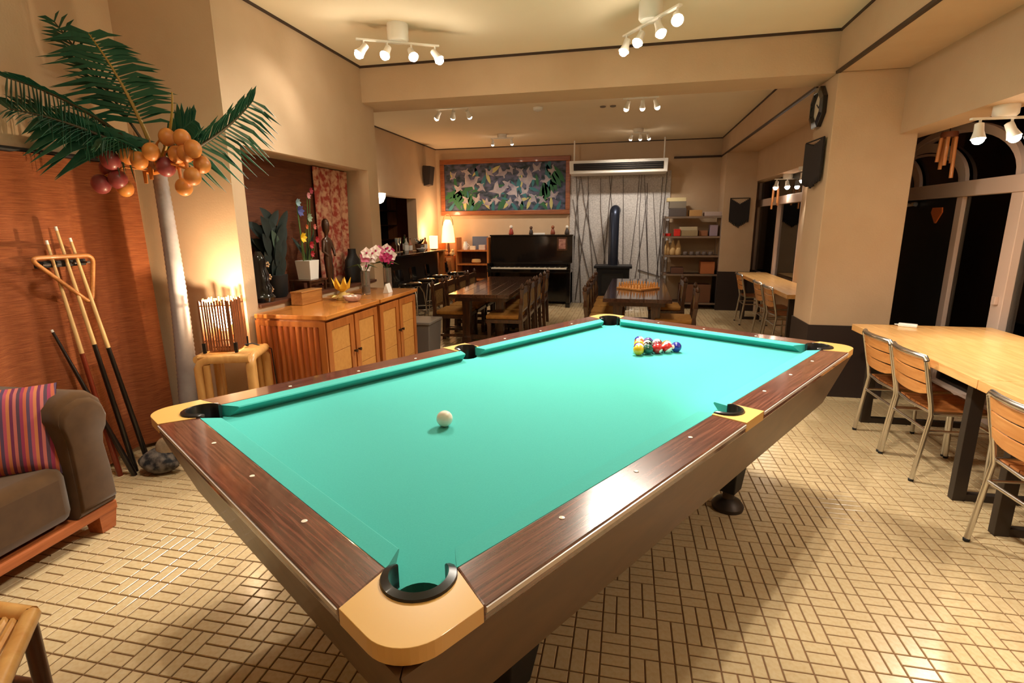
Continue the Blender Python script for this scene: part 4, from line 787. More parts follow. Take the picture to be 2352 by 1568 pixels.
for k in range(3):
    for q in range(5):
        an = 2 * PI * q / 5; MB().ball((0.055 - 0.006 * k, 0.03 + 0.014 * math.cos(an), 0.08 + 0.085 * k + 0.014 * math.sin(an)), 0.007, 8, 6).build('inlay_petal', M('bone_inlay', (196, 160, 120), 0.5), t, 80)
t = on('flower_arrangement', 'mixed artificial flowers in a white square pot on a dark stand', 'flowers', -2.49, 3.76, ZA)
MB().b2(-0.09, 0.09, -0.13, 0.13, 0.075, 0.09).b2(-0.085, -0.065, -0.12, -0.1, 0, 0.075).b2(0.065, 0.085, -0.12, -0.1, 0, 0.075).b2(-0.085, -0.065, 0.1, 0.12, 0, 0.075).b2(0.065, 0.085, 0.1, 0.12, 0, 0.075).b2(0.065, 0.075, -0.1, 0.1, 0.05, 0.075).build('stand', m_dwood, t)
MB().loft([[(x * k, y * k, z) for x, y in ((-1, -1), (1, -1), (1, 1), (-1, 1))] for z, k in ((0.09, 0.055), (0.24, 0.066))]).build('pot', m_white, t, bevel=0.003)
flw = [((0.06, -0.14, 0.42), M('flower_yellow', (226, 186, 30), 0.5), 0.05), ((0.05, -0.02, 0.36), M('flower_red', (160, 24, 40), 0.5), 0.04), ((0.06, 0.05, 0.4), MT['flower_red'], 0.035), ((0.04, 0.0, 0.29), MT['flower_red'], 0.035), ((0.0, -0.06, 0.62), M('flower_blue', (80, 84, 150), 0.5), 0.055), ((0.02, -0.1, 0.68), M('flower_pale_blue', (130, 160, 170), 0.5), 0.04), ((0.0, 0.06, 0.57), M('flower_pale_green', (150, 176, 150), 0.5), 0.045), ((0.0, 0.08, 0.74), M('flower_pink', (206, 140, 150), 0.5), 0.035), ((0.0, 0.12, 0.78), M('flower_rose', (150, 40, 60), 0.5), 0.035), ((0.02, 0.1, 0.5), M('flower_salmon', (206, 110, 100), 0.5), 0.03), ((0.03, -0.02, 0.5), M('flower_orange', (190, 90, 40), 0.5), 0.025)]
for p, mm, r_ in flw:
    p = Vector(p); st_ = MB().tube([(0, p.y * 0.3, 0.22), (p.x * 0.5, p.y * 0.7, p.z * 0.65), p], 0.004, 5).build('stem', M('stem_green', (92, 116, 60), 0.6), t, 60)
    mb = MB()
    for q in range(7):
        an = 2 * PI * q / 7; d = Vector((0.55, 0.8 * math.cos(an), 0.8 * math.sin(an))).normalized(); s_ = d.cross(Vector((1, 0, 0))).normalized() * r_ * 0.35
        mb.add([p, p + d * r_ * 0.6 + s_, p + d * r_, p + d * r_ * 0.6 - s_, p + d * r_ * 0.5 + Vector((-0.004, 0, 0))], [(0, 1, 2, 3), (0, 4, 1), (1, 4, 2), (2, 4, 3), (3, 4, 0)])
    mb.build('bloom', mm, st_)
for k in range(9): mb = MB(); bigleaf(mb, (0, 0, 0.24), (0.3 * math.cos(k * 2.1), 0.6 * math.sin(k * 2.1), 1), 0.2 + 0.03 * (k % 4), 0.02, 0.05); mb.build('leaf', m_df2 if k % 2 else m_df, t, 60)
t = on('carved_figure', 'dark carved wooden figure with crossed arms in the alcove', 'statue', -2.46, 4.02, ZA)
def ring(z, rx, ry, cx=0, cy=0, n=14): return [(cx + rx * math.cos(2 * PI * k / n), cy + ry * math.sin(2 * PI * k / n), z) for k in range(n)]
fg = MB().loft([ring(0, 0.045, 0.05), ring(0.03, 0.045, 0.05), ring(0.04, 0.025, 0.03), ring(0.16, 0.028, 0.04), ring(0.24, 0.034, 0.045), ring(0.29, 0.024, 0.032), ring(0.36, 0.034, 0.055), ring(0.4, 0.026, 0.05), ring(0.415, 0.014, 0.016), ring(0.44, 0.015, 0.016), ring(0.465, 0.028, 0.026), ring(0.51, 0.034, 0.03), ring(0.545, 0.028, 0.026), ring(0.565, 0.012, 0.012)])
fg.build('body', m_dwood, t, 60)
for s_ in (-1, 1):
    MB().tube([(0, 0.05 * s_, 0.385), (0.01, 0.082 * s_, 0.3), (0.035, 0.05 * s_, 0.26)], [0.016, 0.013, 0.009], 8).build('arm', m_dwood, t, 60)
MB().tube([(-0.01, 0.04, 0.2), (-0.02, 0.085, 0.17), (-0.02, 0.08, 0.08), (-0.01, 0.05, 0.03)], [0.012, 0.014, 0.012, 0.008], 8).build('robe_fold', m_dwood, t, 60)
m_bat = M('batik_red', (158, 62, 50), 0.85, noise=(22, 0.1), col2=(206, 160, 130))
t = thing('batik_cloth', 'red patterned batik cloth draped at the right of the alcove', 'cloth', (-2.617, 4.42, 0.92))
def bat(u, v): y = -0.3 + 0.54 * u * (0.7 + 0.3 * v); return (0.016 + 0.01 * math.sin(u * 20) + 0.05 * (1 - v) * u, y, v * 0.99), (1, 0, 0)
MB().sheet(30, 10, bat, 0.004).build('drape', m_bat, t, 60)
# ---------------------------------------------------------------- far room
# bar
m_ctr = M('black_counter', (18, 20, 22), 0.15, coat=0.5)
ba = thing('bar_counter', 'long black bar counter along the far left wall', 'bar counter', (-3.38, 7.95, 0))
MB().b2(-0.165, 0.18, -1.15, 1.15, 0.965, 1.0).build('counter_top', m_ctr, ba, bevel=0.004); MB().b2(-0.165, 0.02, -1.13, 1.13, 0.0, 0.965).build('counter_front', m_blackm, ba)
for y in (1.1,): MB().loft([[(0.12 + k * x, y + k * q, z) for x, q in ((-1, -1), (1, -1), (1, 1), (-1, 1))] for z, k in ((0.0, 0.03), (0.7, 0.03), (0.965, 0.045))]).build('bracket', m_cab, ba)
def bar_stool():
    t = thing('bar_stool', '', 'bar stool')
    MB().lathe([(0.15, 0.6), (0.17, 0.615), (0.17, 0.645), (0.15, 0.66), (0.02, 0.662)], 18).build('seat', m_black, t, 50)
    MB().loft([[(x * 1.0, 0.16 * c, z) for x, z in ((-0.15 - 0.03 * (1 - c * c), 0.66), (-0.17 - 0.03 * (1 - c * c), 0.66), (-0.18 - 0.03 * (1 - c * c), 0.82), (-0.165 - 0.03 * (1 - c * c), 0.82))] for c in (-1, -0.6, -0.2, 0.2, 0.6, 1)]).build('backrest', m_black, t, 50)
    for sx in (-1, 1):
        for sy in (-1, 1): MB().tube([(sx * 0.2, sy * 0.19, 0), (sx * 0.15, sy * 0.14, 0.5), (sx * 0.1, sy * 0.1, 0.605)], 0.011, 8).build('leg', m_steel, t, 50)
    MB().tube([(0.18 * math.cos(2 * PI * k / 20) * 1.25, 0.18 * math.sin(2 * PI * k / 20) * 1.22, 0.22) for k in range(20)], 0.008, 6, closed=True).build('foot_ring', m_steel, t, 60)
    return t
bs = bar_stool(); GS = 'black and chrome bar stools'
for i_, (x, y, lab) in enumerate(((-2.92, 6.75, 'black and chrome bar stool nearest the orchid cabinet'), (-2.93, 7.3, 'black and chrome bar stool, second along the bar'), (-2.93, 7.9, 'black and chrome bar stool, third along the bar'), (-2.8, 8.5, 'black and chrome bar stool farthest along the bar by the bookshelf'))):
    if i_ == 0: bs.location = (x, y, 0); bs['label'] = lab; bs['group'] = GS
    else: dup(bs, (x, y, 0), 0.1 * i_, lab, GS)
t = thing('storage_box', 'grey plastic storage box on the floor right of the cabinets', 'box', (-2.05, 5.0, 0)); MB().loft([[(x * k, y * k * 1.2, z) for x, y in ((-1, -1), (1, -1), (1, 1), (-1, 1))] for z, k in ((0, 0.13), (0.45, 0.15))]).build('tub', M('grey_plastic', (106, 100, 96), 0.5), t, bevel=0.01); MB().b2(-0.16, 0.16, -0.19, 0.19, 0.45, 0.475).build('lid', M('grey_lid', (128, 122, 116), 0.5), t, bevel=0.005)
# bar back shelf with glasses
sh = thing('bar_shelf', 'dark wooden shelf of glasses behind the bar opening', 'shelf', (-4.4, 8.2, 0))
MB().b2(-0.1, -0.08, -1.3, 1.3, 0.9, 2.0).build('back', m_blackm, sh)
for z in (1.16, 1.42, 1.68): MB().b2(-0.1, 0.1, -1.3, 1.3, z, z + 0.02).build('shelf_board', m_dwood, sh)
for y in (-1.3, -0.43, 0.43, 1.28): MB().b2(-0.1, 0.1, y, y + 0.025, 0.9, 2.0).build('upright', wood('shelf_upright', (120, 66, 34), (146, 86, 48), 2, 4), sh)
gsrc = None; m_gl = M('clear_tumbler', (235, 240, 240), 0.05, trans=0.9)
for k in range(12):
    z = (1.18, 1.44)[k % 2]; y = (7.2, 7.45, 7.66, 7.92, 8.2, 8.45)[k // 2]
    lab = 'clear tumbler on the %s shelf behind the bar opening, %s from the near end' % (('lower', 'upper')[k % 2], ('first', 'second', 'third', 'fourth', 'fifth', 'sixth')[k // 2])
    if gsrc is None: gsrc = tag(MB().lathe([(0.03, 0), (0.036, 0.12), (0.033, 0.12), (0.027, 0.006)], 12).build('drinking_glass', m_gl, None, 50, loc=(-4.36, y, z)), lab, 'glass', 'tumblers on the bar shelf')
    else: o = gsrc.copy(); C.objects.link(o); o.location = (-4.36, y, z); o['label'] = lab
def bottle(label, x, y, h, r, col, trans=0.5):
    t = thing('bottle', label, 'bottle', (x, y, 1.0), 0, 'bottles on the bar counter'); m_ = M('glass_%d_%d_%d' % col, col, 0.08, trans=trans)
    MB().lathe([(r * 0.9, 0), (r, 0.01), (r, h * 0.6), (r * 0.4, h * 0.75), (r * 0.36, h * 0.93), (r * 0.4, h * 0.94)], 14).build('bottle_body', m_, t, 50); MB().lathe([(r * 0.42, h * 0.94), (r * 0.42, h), (r * 0.3, h)], 10).build('cap', M('cap_dark', (60, 20, 20), 0.4), t, 40)
    MB().lathe([(r + 0.001, h * 0.15), (r + 0.001, h * 0.5)], 14).build('bottle_label', m_white, t, 40)
bottle('tall clear bottle with white label on the bar', -3.42, 7.86, 0.24, 0.035, (216, 214, 206)); bottle('pinkish bottle on the bar beside the clear one', -3.42, 8.02, 0.22, 0.032, (206, 150, 120)); bottle('dark green bottle at the back of the bar counter', -3.5, 7.98, 0.28, 0.034, (30, 60, 30)); bottle('amber bottle near the small bar lamp', -3.4, 8.62, 0.22, 0.035, (180, 110, 60), 0.3)
for k, (x, y) in enumerate(((-3.42, 7.5), (-3.42, 7.6))):
    t = thing('stem_glass', 'tall gold rimmed glass on the bar, the %s of two' % ('nearer', 'farther')[k], 'glass', (x, y, 1.0), 0, 'gold rimmed glasses on the bar'); MB().lathe([(0.03, 0), (0.005, 0.008), (0.005, 0.12), (0.026, 0.16), (0.03, 0.24), (0.028, 0.24), (0.02, 0.16)], 12).build('glass_body', m_gl, t, 50); MB().tube([(0.03 * math.cos(2 * PI * q / 14), 0.03 * math.sin(2 * PI * q / 14), 0.24) for q in range(14)], 0.003, 5, closed=True).build('gold_rim', M('gold_rim', (222, 176, 84), 0.25, metal=1), t, 60)
t = thing('white_bowl', 'white bowl stacked with cups on the bar counter', 'bowl', (-3.34, 8.3, 1.0)); MB().lathe([(0.04, 0), (0.09, 0.05), (0.085, 0.05), (0.03, 0.006)], 16).build('bowl_body', m_white, t, 50); MB().lathe([(0.03, 0.03), (0.04, 0.1), (0.036, 0.1), (0.02, 0.036)], 14, (0.01, 0.02, 0)).build('cup', M('steel_cup', (200, 206, 220), 0.2, metal=1), t, 50)
t = thing('bar_plant', 'dark leafy pot plant at the end of the bar', 'plant', (-3.46, 8.5, 1.0)); MB().lathe([(0.05, 0), (0.06, 0.01), (0.075, 0.12), (0.065, 0.12)], 14).build('pot', M('brown_pot', (96, 58, 36), 0.6), t, 50)
for k in range(22): mb = MB(); bigleaf(mb, (0, 0, 0.1), (0.5 * math.cos(k * 2.4), 0.7 * math.sin(k * 2.4), 0.9), 0.12 + 0.02 * (k % 5), 0.022, 0.05); mb.build('leaf', m_df, t, 60)
m_sh = M('glowing_shade', (255, 224, 170), 0.7, emis=(255, 186, 104), estr=2.2)
t = thing('cylinder_lamp', 'small glowing cylinder lamp at the end of the bar', 'lamp', (-3.36, 8.92, 1.0)); MB().lathe([(0.05, 0), (0.055, 0.012), (0.03, 0.03)], 14).build('base', m_dwood, t, 50); MB().lathe([(0.07, 0.02), (0.075, 0.24), (0.07, 0.24), (0.066, 0.03)], 18).build('shade', m_sh, t, 50)
l = bpy.data.lights.new('lamp_light', 'POINT'); l.energy = 4 * POW; l.color = (1, 0.7, 0.4); l.shadow_soft_size = 0.04; o = bpy.data.objects.new('lamp_light', l); C.objects.link(o); o.parent = t; o.location = (0, 0, 0.3)
t = thing('wall_sconce', 'white glass wall lamp beside the bar opening', 'wall lamp', (-3.55, 7.08, 1.83)); MB().lathe([(0.012, -0.1), (0.05, -0.08), (0.08, -0.02), (0.09, 0.04), (0.085, 0.04)], 18, (0.1, 0, 0)).build('glass_shade', M('lit_white_glass', (255, 250, 240), 0.4, emis=(255, 236, 200), estr=4), t, 60); MB().tube([(0, 0, 0.02), (0.05, 0, 0.06), (0.1, 0, 0.04)], 0.008, 6).build('arm', m_brass, t, 60)
t = thing('wall_speaker', 'dark wall speaker high on the far left wall', 'speaker', (-3.48, 9.1, 2.27)); MB().add([(-0.05, -0.11, -0.17), (0.05, -0.1, -0.15), (0.05, 0.1, -0.15), (-0.05, 0.11, -0.17), (-0.05, -0.12, 0.17), (0.09, -0.11, 0.16), (0.09, 0.11, 0.16), (-0.05, 0.12, 0.17)], [(0, 3, 2, 1), (4, 5, 6, 7), (0, 1, 5, 4), (1, 2, 6, 5), (2, 3, 7, 6), (3, 0, 4, 7)]).build('speaker_box', M('speaker_grey', (58, 48, 44), 0.6), t, bevel=0.006); MB().b2(-0.07, -0.05, -0.04, 0.04, -0.04, 0.04).build('bracket', m_blackm, t)
# bookshelf corner and basket lamp
m_sw = wood('orange_shelf_wood', (176, 96, 44), (204, 126, 62), 2, 4)
bk = thing('bookshelf', 'low orange wood shelf with ornaments left of the piano', 'shelf', (-2.78, 9.45, 0))
for x in (-0.31, 0.29): MB().b2(x, x + 0.03, -0.15, 0.16, 0, 1.2).build('side', m_sw, bk)
for z in (0.12, 0.42, 0.7, 0.95): MB().b2(-0.28, 0.29, -0.14, 0.16, z, z + 0.025).build('shelf_board', m_sw, bk)
MB().b2(-0.28, 0.29, 0.15, 0.165, 0.1, 0.95).build('back', m_dwood, bk)
def smallbox(nm, lab, x, y, z, d, col, rz=0, grp='things on the low shelf'): return tag(MB().box((0, 0, d[2] / 2), d, 0).build(nm, M('c_%d_%d_%d' % col, col, 0.6), None, 0, 0.004, (x, y, z), rz), lab, 'box' if 'frame' not in nm else 'picture', grp)
smallbox('picture_frame', 'grey framed picture leaning on top of the low shelf', -2.67, 9.52, 0.976, (0.3, 0.02, 0.24), (92, 100, 120))
t = thing('white_jug', 'white ceramic jug on top of the low shelf', 'jug', (-2.93, 9.42, 0.976)); MB().lathe([(0.035, 0), (0.05, 0.04), (0.04, 0.1), (0.03, 0.13), (0.035, 0.15), (0.03, 0.15)], 14).build('jug_body', m_white, t, 60); MB().tube([(0.045, 0, 0.04), (0.075, 0, 0.08), (0.035, 0, 0.12)], 0.006, 6).build('handle', m_white, t, 60)
smallbox('tin_box', 'small cream tin on top of the low shelf', -2.78, 9.4, 0.976, (0.1, 0.06, 0.07), (220, 206, 180)); smallbox('tissue_box', 'pale box at the right of the low shelf top', -2.6, 9.4, 0.976, (0.12, 0.07, 0.09), (206, 190, 176))
tag(MB().lathe([(0.06, 0), (0.09, 0.03), (0.08, 0.08), (0.05, 0.085)], 16).build('straw_basket', M('straw_b', (206, 160, 100), 0.8), None, 50, loc=(-2.72, 9.4, 0.726)), 'round straw basket on the middle board of the low shelf', 'basket')
ll = thing('lamp_cabinet', 'narrow wooden stand with ornaments under the basket lamp', 'stand', (-3.25, 9.38, 0))
MB().b2(-0.14, 0.13, -0.16, 0.18, 0.84, 0.87).build('board', m_sw, ll)
for x in (-0.14, 0.1): MB().b2(x, x + 0.03, -0.16, 0.18, 0, 0.84).build('side', m_sw, ll)
MB().b2(-0.14, -0.11, -0.16, 0.18, 0.87, 1.1).build('backboard', m_sw, ll)
t = thing('basket_lamp', 'tall glowing basket shaped paper lamp beneath the bird painting', 'lamp', (-3.235, 9.35, 0.87))
MB().lathe([(0.08, 0), (0.09, 0.03), (0.03, 0.06), (0.015, 0.26)], 14).build('base', m_dwood, t, 50)
MB().lathe([(0.125, 0.24), (0.115, 0.36), (0.1, 0.5), (0.075, 0.6), (0.045, 0.65), (0.04, 0.645), (0.07, 0.59), (0.095, 0.5), (0.11, 0.36), (0.12, 0.245)], 18).build('shade', M('glowing_shade_2', (255, 220, 160), 0.7, emis=(255, 170, 84), estr=2.6), t, 50)
MB().tube([(0.1 * math.cos(a_), 0, 0.55 + 0.2 * math.sin(a_)) for a_ in [PI * k / 12 for k in range(13)]], 0.006, 6).build('handle', m_dwood, t, 60)
l = bpy.data.lights.new('lamp_light', 'POINT'); l.energy = 5 * POW; l.color = (1, 0.66, 0.36); l.shadow_soft_size = 0.05; o = bpy.data.objects.new('lamp_light', l); C.objects.link(o); o.parent = t; o.location = (0, -0.05, 0.75)
for k, (x, z, col, nm) in enumerate(((-3.26, 0.87, (214, 150, 90), 'orange'), (-3.14, 0.87, (226, 186, 130), 'cream'))):
    tag(MB().ball((0, 0, 0.045), 0.045, 12, 8, (1, 1, 1)).ball((0.02, -0.02, 0.1), 0.028, 10, 8).build('figurine', M('fig_%d' % k, col, 0.6), None, 70, loc=(x, 9.26, z)), 'small round %s figurine at the foot of the basket lamp' % nm, 'figurine', 'figurines under the basket lamp')
# bird painting
pf = thing('framed_painting', 'wide framed painting of pale birds among dark leaves on the back wall', 'painting', (-2.24, 9.69, 2.1))
W2, H2 = 1.21, 0.5; m_pf = wood('painting_frame_wood', (126, 68, 36), (156, 90, 50), 0, 4)
for nm, b_ in (('frame_rail', (-W2, W2, -0.06, 0.0, H2 - 0.085, H2)), ('frame_rail', (-W2, W2, -0.07, 0.0, -H2, -H2 + 0.08)), ('frame_stile', (-W2, -W2 + 0.08, -0.06, 0.0, -H2 + 0.08, H2 - 0.085)), ('frame_stile', (W2 - 0.08, W2, -0.06, 0.0, -H2 + 0.08, H2 - 0.085))): MB().b2(*b_).build(nm, m_pf, pf, bevel=0.008)
m_cv = M('painted_leaves', (24, 44, 50), 0.7, noise=(9, 0.14), col2=(88, 88, 112), stretch=(1, 1, 1.6))
MB().b2(-W2 + 0.07, W2 - 0.07, -0.03, -0.01, -H2 + 0.07, H2 - 0.075).build('canvas', m_cv, pf)
rnd = random.Random(4); m_bird = M('painted_bird', (178, 166, 164), 0.7, noise=(9, 0.25), col2=(120, 112, 128)); m_lf = M('painted_leaf', (44, 96, 60), 0.7); m_lf2 = M('painted_teal', (46, 104, 110), 0.7); m_lf3 = M('painted_yellow_leaf', (176, 168, 110), 0.7)
def flat(poly, c_, an, k, y, fx=1): return [(c_[0] + k * (fx * p[0] * math.cos(an) - p[1] * math.sin(an)), y, c_[1] + k * (fx * p[0] * math.sin(an) + p[1] * math.cos(an))) for p in poly]
bird = [(-1, 0.02), (-0.5, 0.16), (-0.35, 0.7), (-0.1, 0.95), (0.05, 0.3), (0.35, 0.28), (0.55, 0.45), (0.75, 0.4), (0.95, 0.28), (0.7, 0.25), (0.55, 0.02), (0.2, -0.2), (0.15, -0.5), (0.05, -0.5), (0.02, -0.22), (-0.4, -0.12)]
leafp = [(-1, 0), (-0.5, 0.2), (0, 0.26), (0.5, 0.18), (1, 0), (0.5, -0.18), (0, -0.26), (-0.5, -0.2)]
def paint(nm, poly, c_, an, k, m_, lay, fx=1):
    y0 = -0.0305 - 0.0006 * lay; q = flat(poly, c_, an, k, y0, fx); n_ = len(q); MB().add(q + [(x, y + 0.002, z) for x, y, z in q], [tuple(range(n_)), tuple(range(2 * n_ - 1, n_ - 1, -1))] + [(i, (i + 1) % n_, n_ + (i + 1) % n_, n_ + i) for i in range(n_)]).build(nm, m_, pf)
for k in range(54): paint('painted_leaf', leafp, (rnd.uniform(-1.02, 1.02), rnd.uniform(-0.33, 0.33)), rnd.uniform(0, 6), rnd.uniform(0.07, 0.16), (m_lf, m_lf2, m_lf, m_lf3, M('painted_violet', (92, 84, 108), 0.7), m_lf2)[k % 6], 1 + k % 3)
for k in range(16): paint('painted_grass', leafp, (-1.02 + 0.135 * k, -0.36 + 0.03 * (k % 3)), (0.9, 2.2, 1.6, 1.2)[k % 4], 0.12, (m_lf2, m_lf, m_lf3)[k % 3], 3)
for k in range(7): paint('painted_palm', leafp, (-1.0 + 0.07 * k, -0.12 - 0.03 * k), 0.5 + 0.15 * k, 0.2, m_lf, 2); paint('painted_palm', leafp, (1.0 - 0.05 * k, 0.2 - 0.06 * k), 2.2 - 0.12 * k, 0.2, m_lf, 2)
for k, (x, z, an, s_, fx) in enumerate(((-0.62, 0.06, 0.3, 0.22, 1), (-0.5, -0.22, 0.9, 0.13, 1), (-0.1, -0.08, 0.0, 0.2, 1), (-0.28, 0.24, -0.5, 0.12, -1), (-0.02, 0.22, 0.2, 0.15, 1), (0.2, -0.05, 1.9, 0.18, 1), (0.32, 0.26, 2.2, 0.12, 1), (0.48, 0.12, 1.3, 0.22, 1), (0.3, -0.24, 1.8, 0.12, -1), (0.55, -0.2, 2.1, 0.13, 1), (0.7, -0.22, 2.4, 0.12, 1), (0.12, -0.28, 1.2, 0.1, 1), (0.78, 0.08, 0.4, 0.12, -1), (-0.3, -0.3, 0.1, 0.12, 1), (0.92, -0.18, 0.3, 0.12, 1), (-0.85, -0.02, 0.8, 0.13, 1), (-0.7, 0.28, 2.6, 0.12, 1), (-0.42, 0.02, 2.2, 0.13, 1), (0.05, 0.02, 0.9, 0.12, -1), (0.62, 0.3, 0.6, 0.13, 1), (-0.15, -0.22, 2.8, 0.11, 1), (0.4, -0.1, 0.5, 0.12, 1), (-0.95, 0.2, 1.0, 0.1, -1), (0.9, 0.26, 1.2, 0.11, 1), (-0.72, -0.22, 2.0, 0.11, 1), (0.15, 0.3, 1.7, 0.1, 1))): paint('painted_bird', bird, (x, z), an, s_, m_bird, 4 + k % 3, fx)
# piano
pi = thing('upright_piano', 'glossy black upright piano against the back wall', 'piano', (-1.68, 9.4, 0))
HW = 0.74
MB().b2(-HW, HW, -0.08, 0.28, 0.62, 1.22).build('upper_case', m_black, pi, bevel=0.006); MB().b2(-HW - 0.01, HW + 0.01, -0.1, 0.285, 1.22, 1.245).build('top_lid', m_black, pi, bevel=0.004)
MB().b2(-HW, HW, -0.02, 0.28, 0.05, 0.62).build('lower_case', m_black, pi, bevel=0.006); MB().b2(-HW, HW, -0.36, -0.02, 0.6, 0.66).build('key_bed', m_black, pi, bevel=0.004)
for s_ in (-1, 1):
    MB().b2(s_ * HW - 0.05 * (s_ > 0), s_ * HW + 0.05 * (s_ < 0), -0.36, -0.02, 0.66, 0.76).build('key_block', m_black, pi, bevel=0.01)
    MB().b2(s_ * (HW - 0.04) - 0.035, s_ * (HW - 0.04) + 0.035, -0.34, -0.27, 0.06, 0.6).build('leg', m_black, pi, bevel=0.006); MB().b2(s_ * (HW - 0.04) - 0.04, s_ * (HW - 0.04) + 0.04, -0.38, 0.28, 0, 0.06).build('toe', m_black, pi, bevel=0.006)
kw = (2 * HW - 0.14) / 52; ks = MB().b2(0, kw - 0.0012, -0.345, -0.2, 0.66, 0.682).build('white_key', M('ivory_key', (236, 226, 204), 0.25), pi, loc=(-HW + 0.07, 0, 0))
for k in range(1, 52): clone(ks, pi, (-HW + 0.07 + k * kw, 0, 0))
bs_ = None
for k in range(51):
    if k % 7 in (1, 4): continue
    lo = (-HW + 0.07 + (k + 0.7) * kw, 0, 0)
    if bs_ is None: bs_ = MB().b2(0, kw * 0.55, -0.29, -0.2, 0.682, 0.695).build('black_key', m_black, pi, loc=lo)
    else: clone(bs_, pi, lo)
MB().b2(-HW + 0.06, HW - 0.06, -0.2, -0.08, 0.66, 0.76).build('fallboard', m_black, pi, bevel=0.01)
for k in (-1, 0, 1): MB().b2(k * 0.1 - 0.02, k * 0.1 + 0.02, -0.1, -0.02, 0.03, 0.045).build('pedal', M('brass_pedal', (190, 150, 80), 0.3, metal=1), pi)
def figurine(lab, x, y, h, cols, z=1.246):
    t = thing('figurine', lab, 'figurine', (x, y, z), 0, 'figurines on the piano'); MB().lathe([(h * 0.22, 0), (h * 0.28, h * 0.1), (h * 0.22, h * 0.35), (h * 0.14, h * 0.58), (h * 0.08, h * 0.64)], 12).build('body', M('fb_%d_%d_%d' % cols[0], cols[0], 0.4), t, 60); MB().ball((0, 0, h * 0.8), h * 0.19, 12, 8).build('head', M('fb_%d_%d_%d' % cols[1], cols[1], 0.4), t, 80)
figurine('red and white figurine standing left on the piano', -2.06, 9.42, 0.17, ((150, 50, 40), (232, 220, 206))); figurine('slim dark figurine in the middle of the piano top', -1.7, 9.45, 0.15, ((50, 40, 36), (90, 60, 44))); figurine('brown figurine right of centre on the piano top', -1.3, 9.4, 0.16, ((130, 60, 36), (150, 90, 60))); figurine('white figurine at the right end of the piano top', -1.05, 9.42, 0.16, ((60, 50, 46), (236, 228, 214)))
tag(MB().b2(-0.1, 0.1, -0.06, 0.06, 0, 0.03).build('sheet_music', m_white, None, 0, 0.003, (-1.55, 9.4, 1.246), 0.3), 'pale papers lying flat on the piano top', 'papers')
t = thing('photo_card', 'small dark framed photo leaning on the piano front', 'picture', (-1.12, 9.306, 1.0)); MB().b2(-0.09, 0.09, 0, 0.012, -0.03, 0.2).build('frame', m_dwood, t); MB().b2(-0.06, 0.06, -0.004, 0.0, 0.0, 0.17).build('photo', M('photo_print', (120, 66, 60), 0.6, noise=(20, 0.2), col2=(190, 140, 120)), t)
# air conditioner over the stove
ac = thing('air_conditioner', 'long white ceiling hung air conditioner with dark grille over the stone panel', 'air conditioner', (-0.2, 9.3, 2.34))
MB().add([(-0.79, -0.14, -0.1), (0.79, -0.14, -0.1), (0.79, 0.34, -0.1), (-0.79, 0.34, -0.1), (-0.79, -0.22, 0.1), (0.79, -0.22, 0.1), (0.79, 0.34, 0.13), (-0.79, 0.34, 0.13)], [(0, 3, 2, 1), (4, 5, 6, 7), (0, 1, 5, 4), (1, 2, 6, 5), (2, 3, 7, 6), (3, 0, 4, 7)]).build('casing', m_white, ac, bevel=0.01)
MB().box((0, -0.186, 0.005), (1.44, 0.02, 0.11), R=Matrix.Rotation(0.38, 3, 'X')).build('grille', m_blackm, ac); 
for z in (-0.025, 0.005, 0.035): MB().box((0, -0.196 - z * 0.4, z), (1.42, 0.012, 0.006)).build('louvre', m_dsteel, ac)
for x in (-0.74, 0.74): MB().tube([(x, 0.1, 0.1), (x, 0.1, 0.46)], 0.012, 8).build('hanger_rod', m_white, ac, 40)
# stove
stv = thing('wood_stove', 'black cast iron stove with a tall flue pipe before the stone panel', 'stove', (-0.22, 9.05, 0)); m_iron = M('cast_iron', (26, 28, 34), 0.45, metal=0.3)
MB().b2(-0.31, 0.31, -0.22, 0.24, 0.7, 0.74).build('top_plate', m_iron, stv, bevel=0.006); MB().b2(-0.27, 0.27, -0.18, 0.22, 0.2, 0.7).build('firebox', m_iron, stv, bevel=0.01); MB().b2(-0.18, 0.18, -0.2, -0.18, 0.28, 0.62).build('fire_door', m_blackm, stv, bevel=0.006)
for x in (-0.22, 0.22):
    for y in (-0.14, 0.18): MB().tube([(x, y, 0), (x, y, 0.2)], [0.018, 0.03], 8).build('leg', m_iron, stv, 40)
MB().tube([(-0.01, 0.12, 0.74), (-0.01, 0.12, 1.56), (-0.005, 0.16, 1.63), (0.0, 0.3, 1.65), (0.0, 0.585, 1.65)], 0.085, 18).build('flue_pipe', M('flue_blue_steel', (50, 56, 72), 0.35, metal=0.7), stv, 60)
# wire rack with boxes
rk = thing('wire_rack', 'grey metal shelving rack in the far right corner', 'rack', (1.04, 9.4, 0)); m_rk = M('rack_metal', (150, 136, 126), 0.35, metal=0.8)
for x in (-0.44, 0.44):
    for y in (-0.19, 0.2): MB().tube([(x, y, 0), (x, y, 1.54)], 0.013, 8).build('post', m_rk, rk, 40)
for z in (0.08, 0.56, 0.87, 1.18, 1.5):
    sf = MB().b2(-0.45, 0.45, -0.2, -0.185, z, z + 0.03).b2(-0.45, 0.45, 0.195, 0.21, z, z + 0.03).b2(-0.45, -0.435, -0.2, 0.21, z, z + 0.03).b2(0.435, 0.45, -0.2, 0.21, z, z + 0.03).build('shelf_frame', m_rk, rk)
    MB().b2(-0.435, 0.435, -0.185, 0.195, z + 0.01, z + 0.018).build('shelf_board', M('rack_board', (110, 84, 66), 0.7), sf)
GR = 'boxes on the wire rack'; zt = 1.531
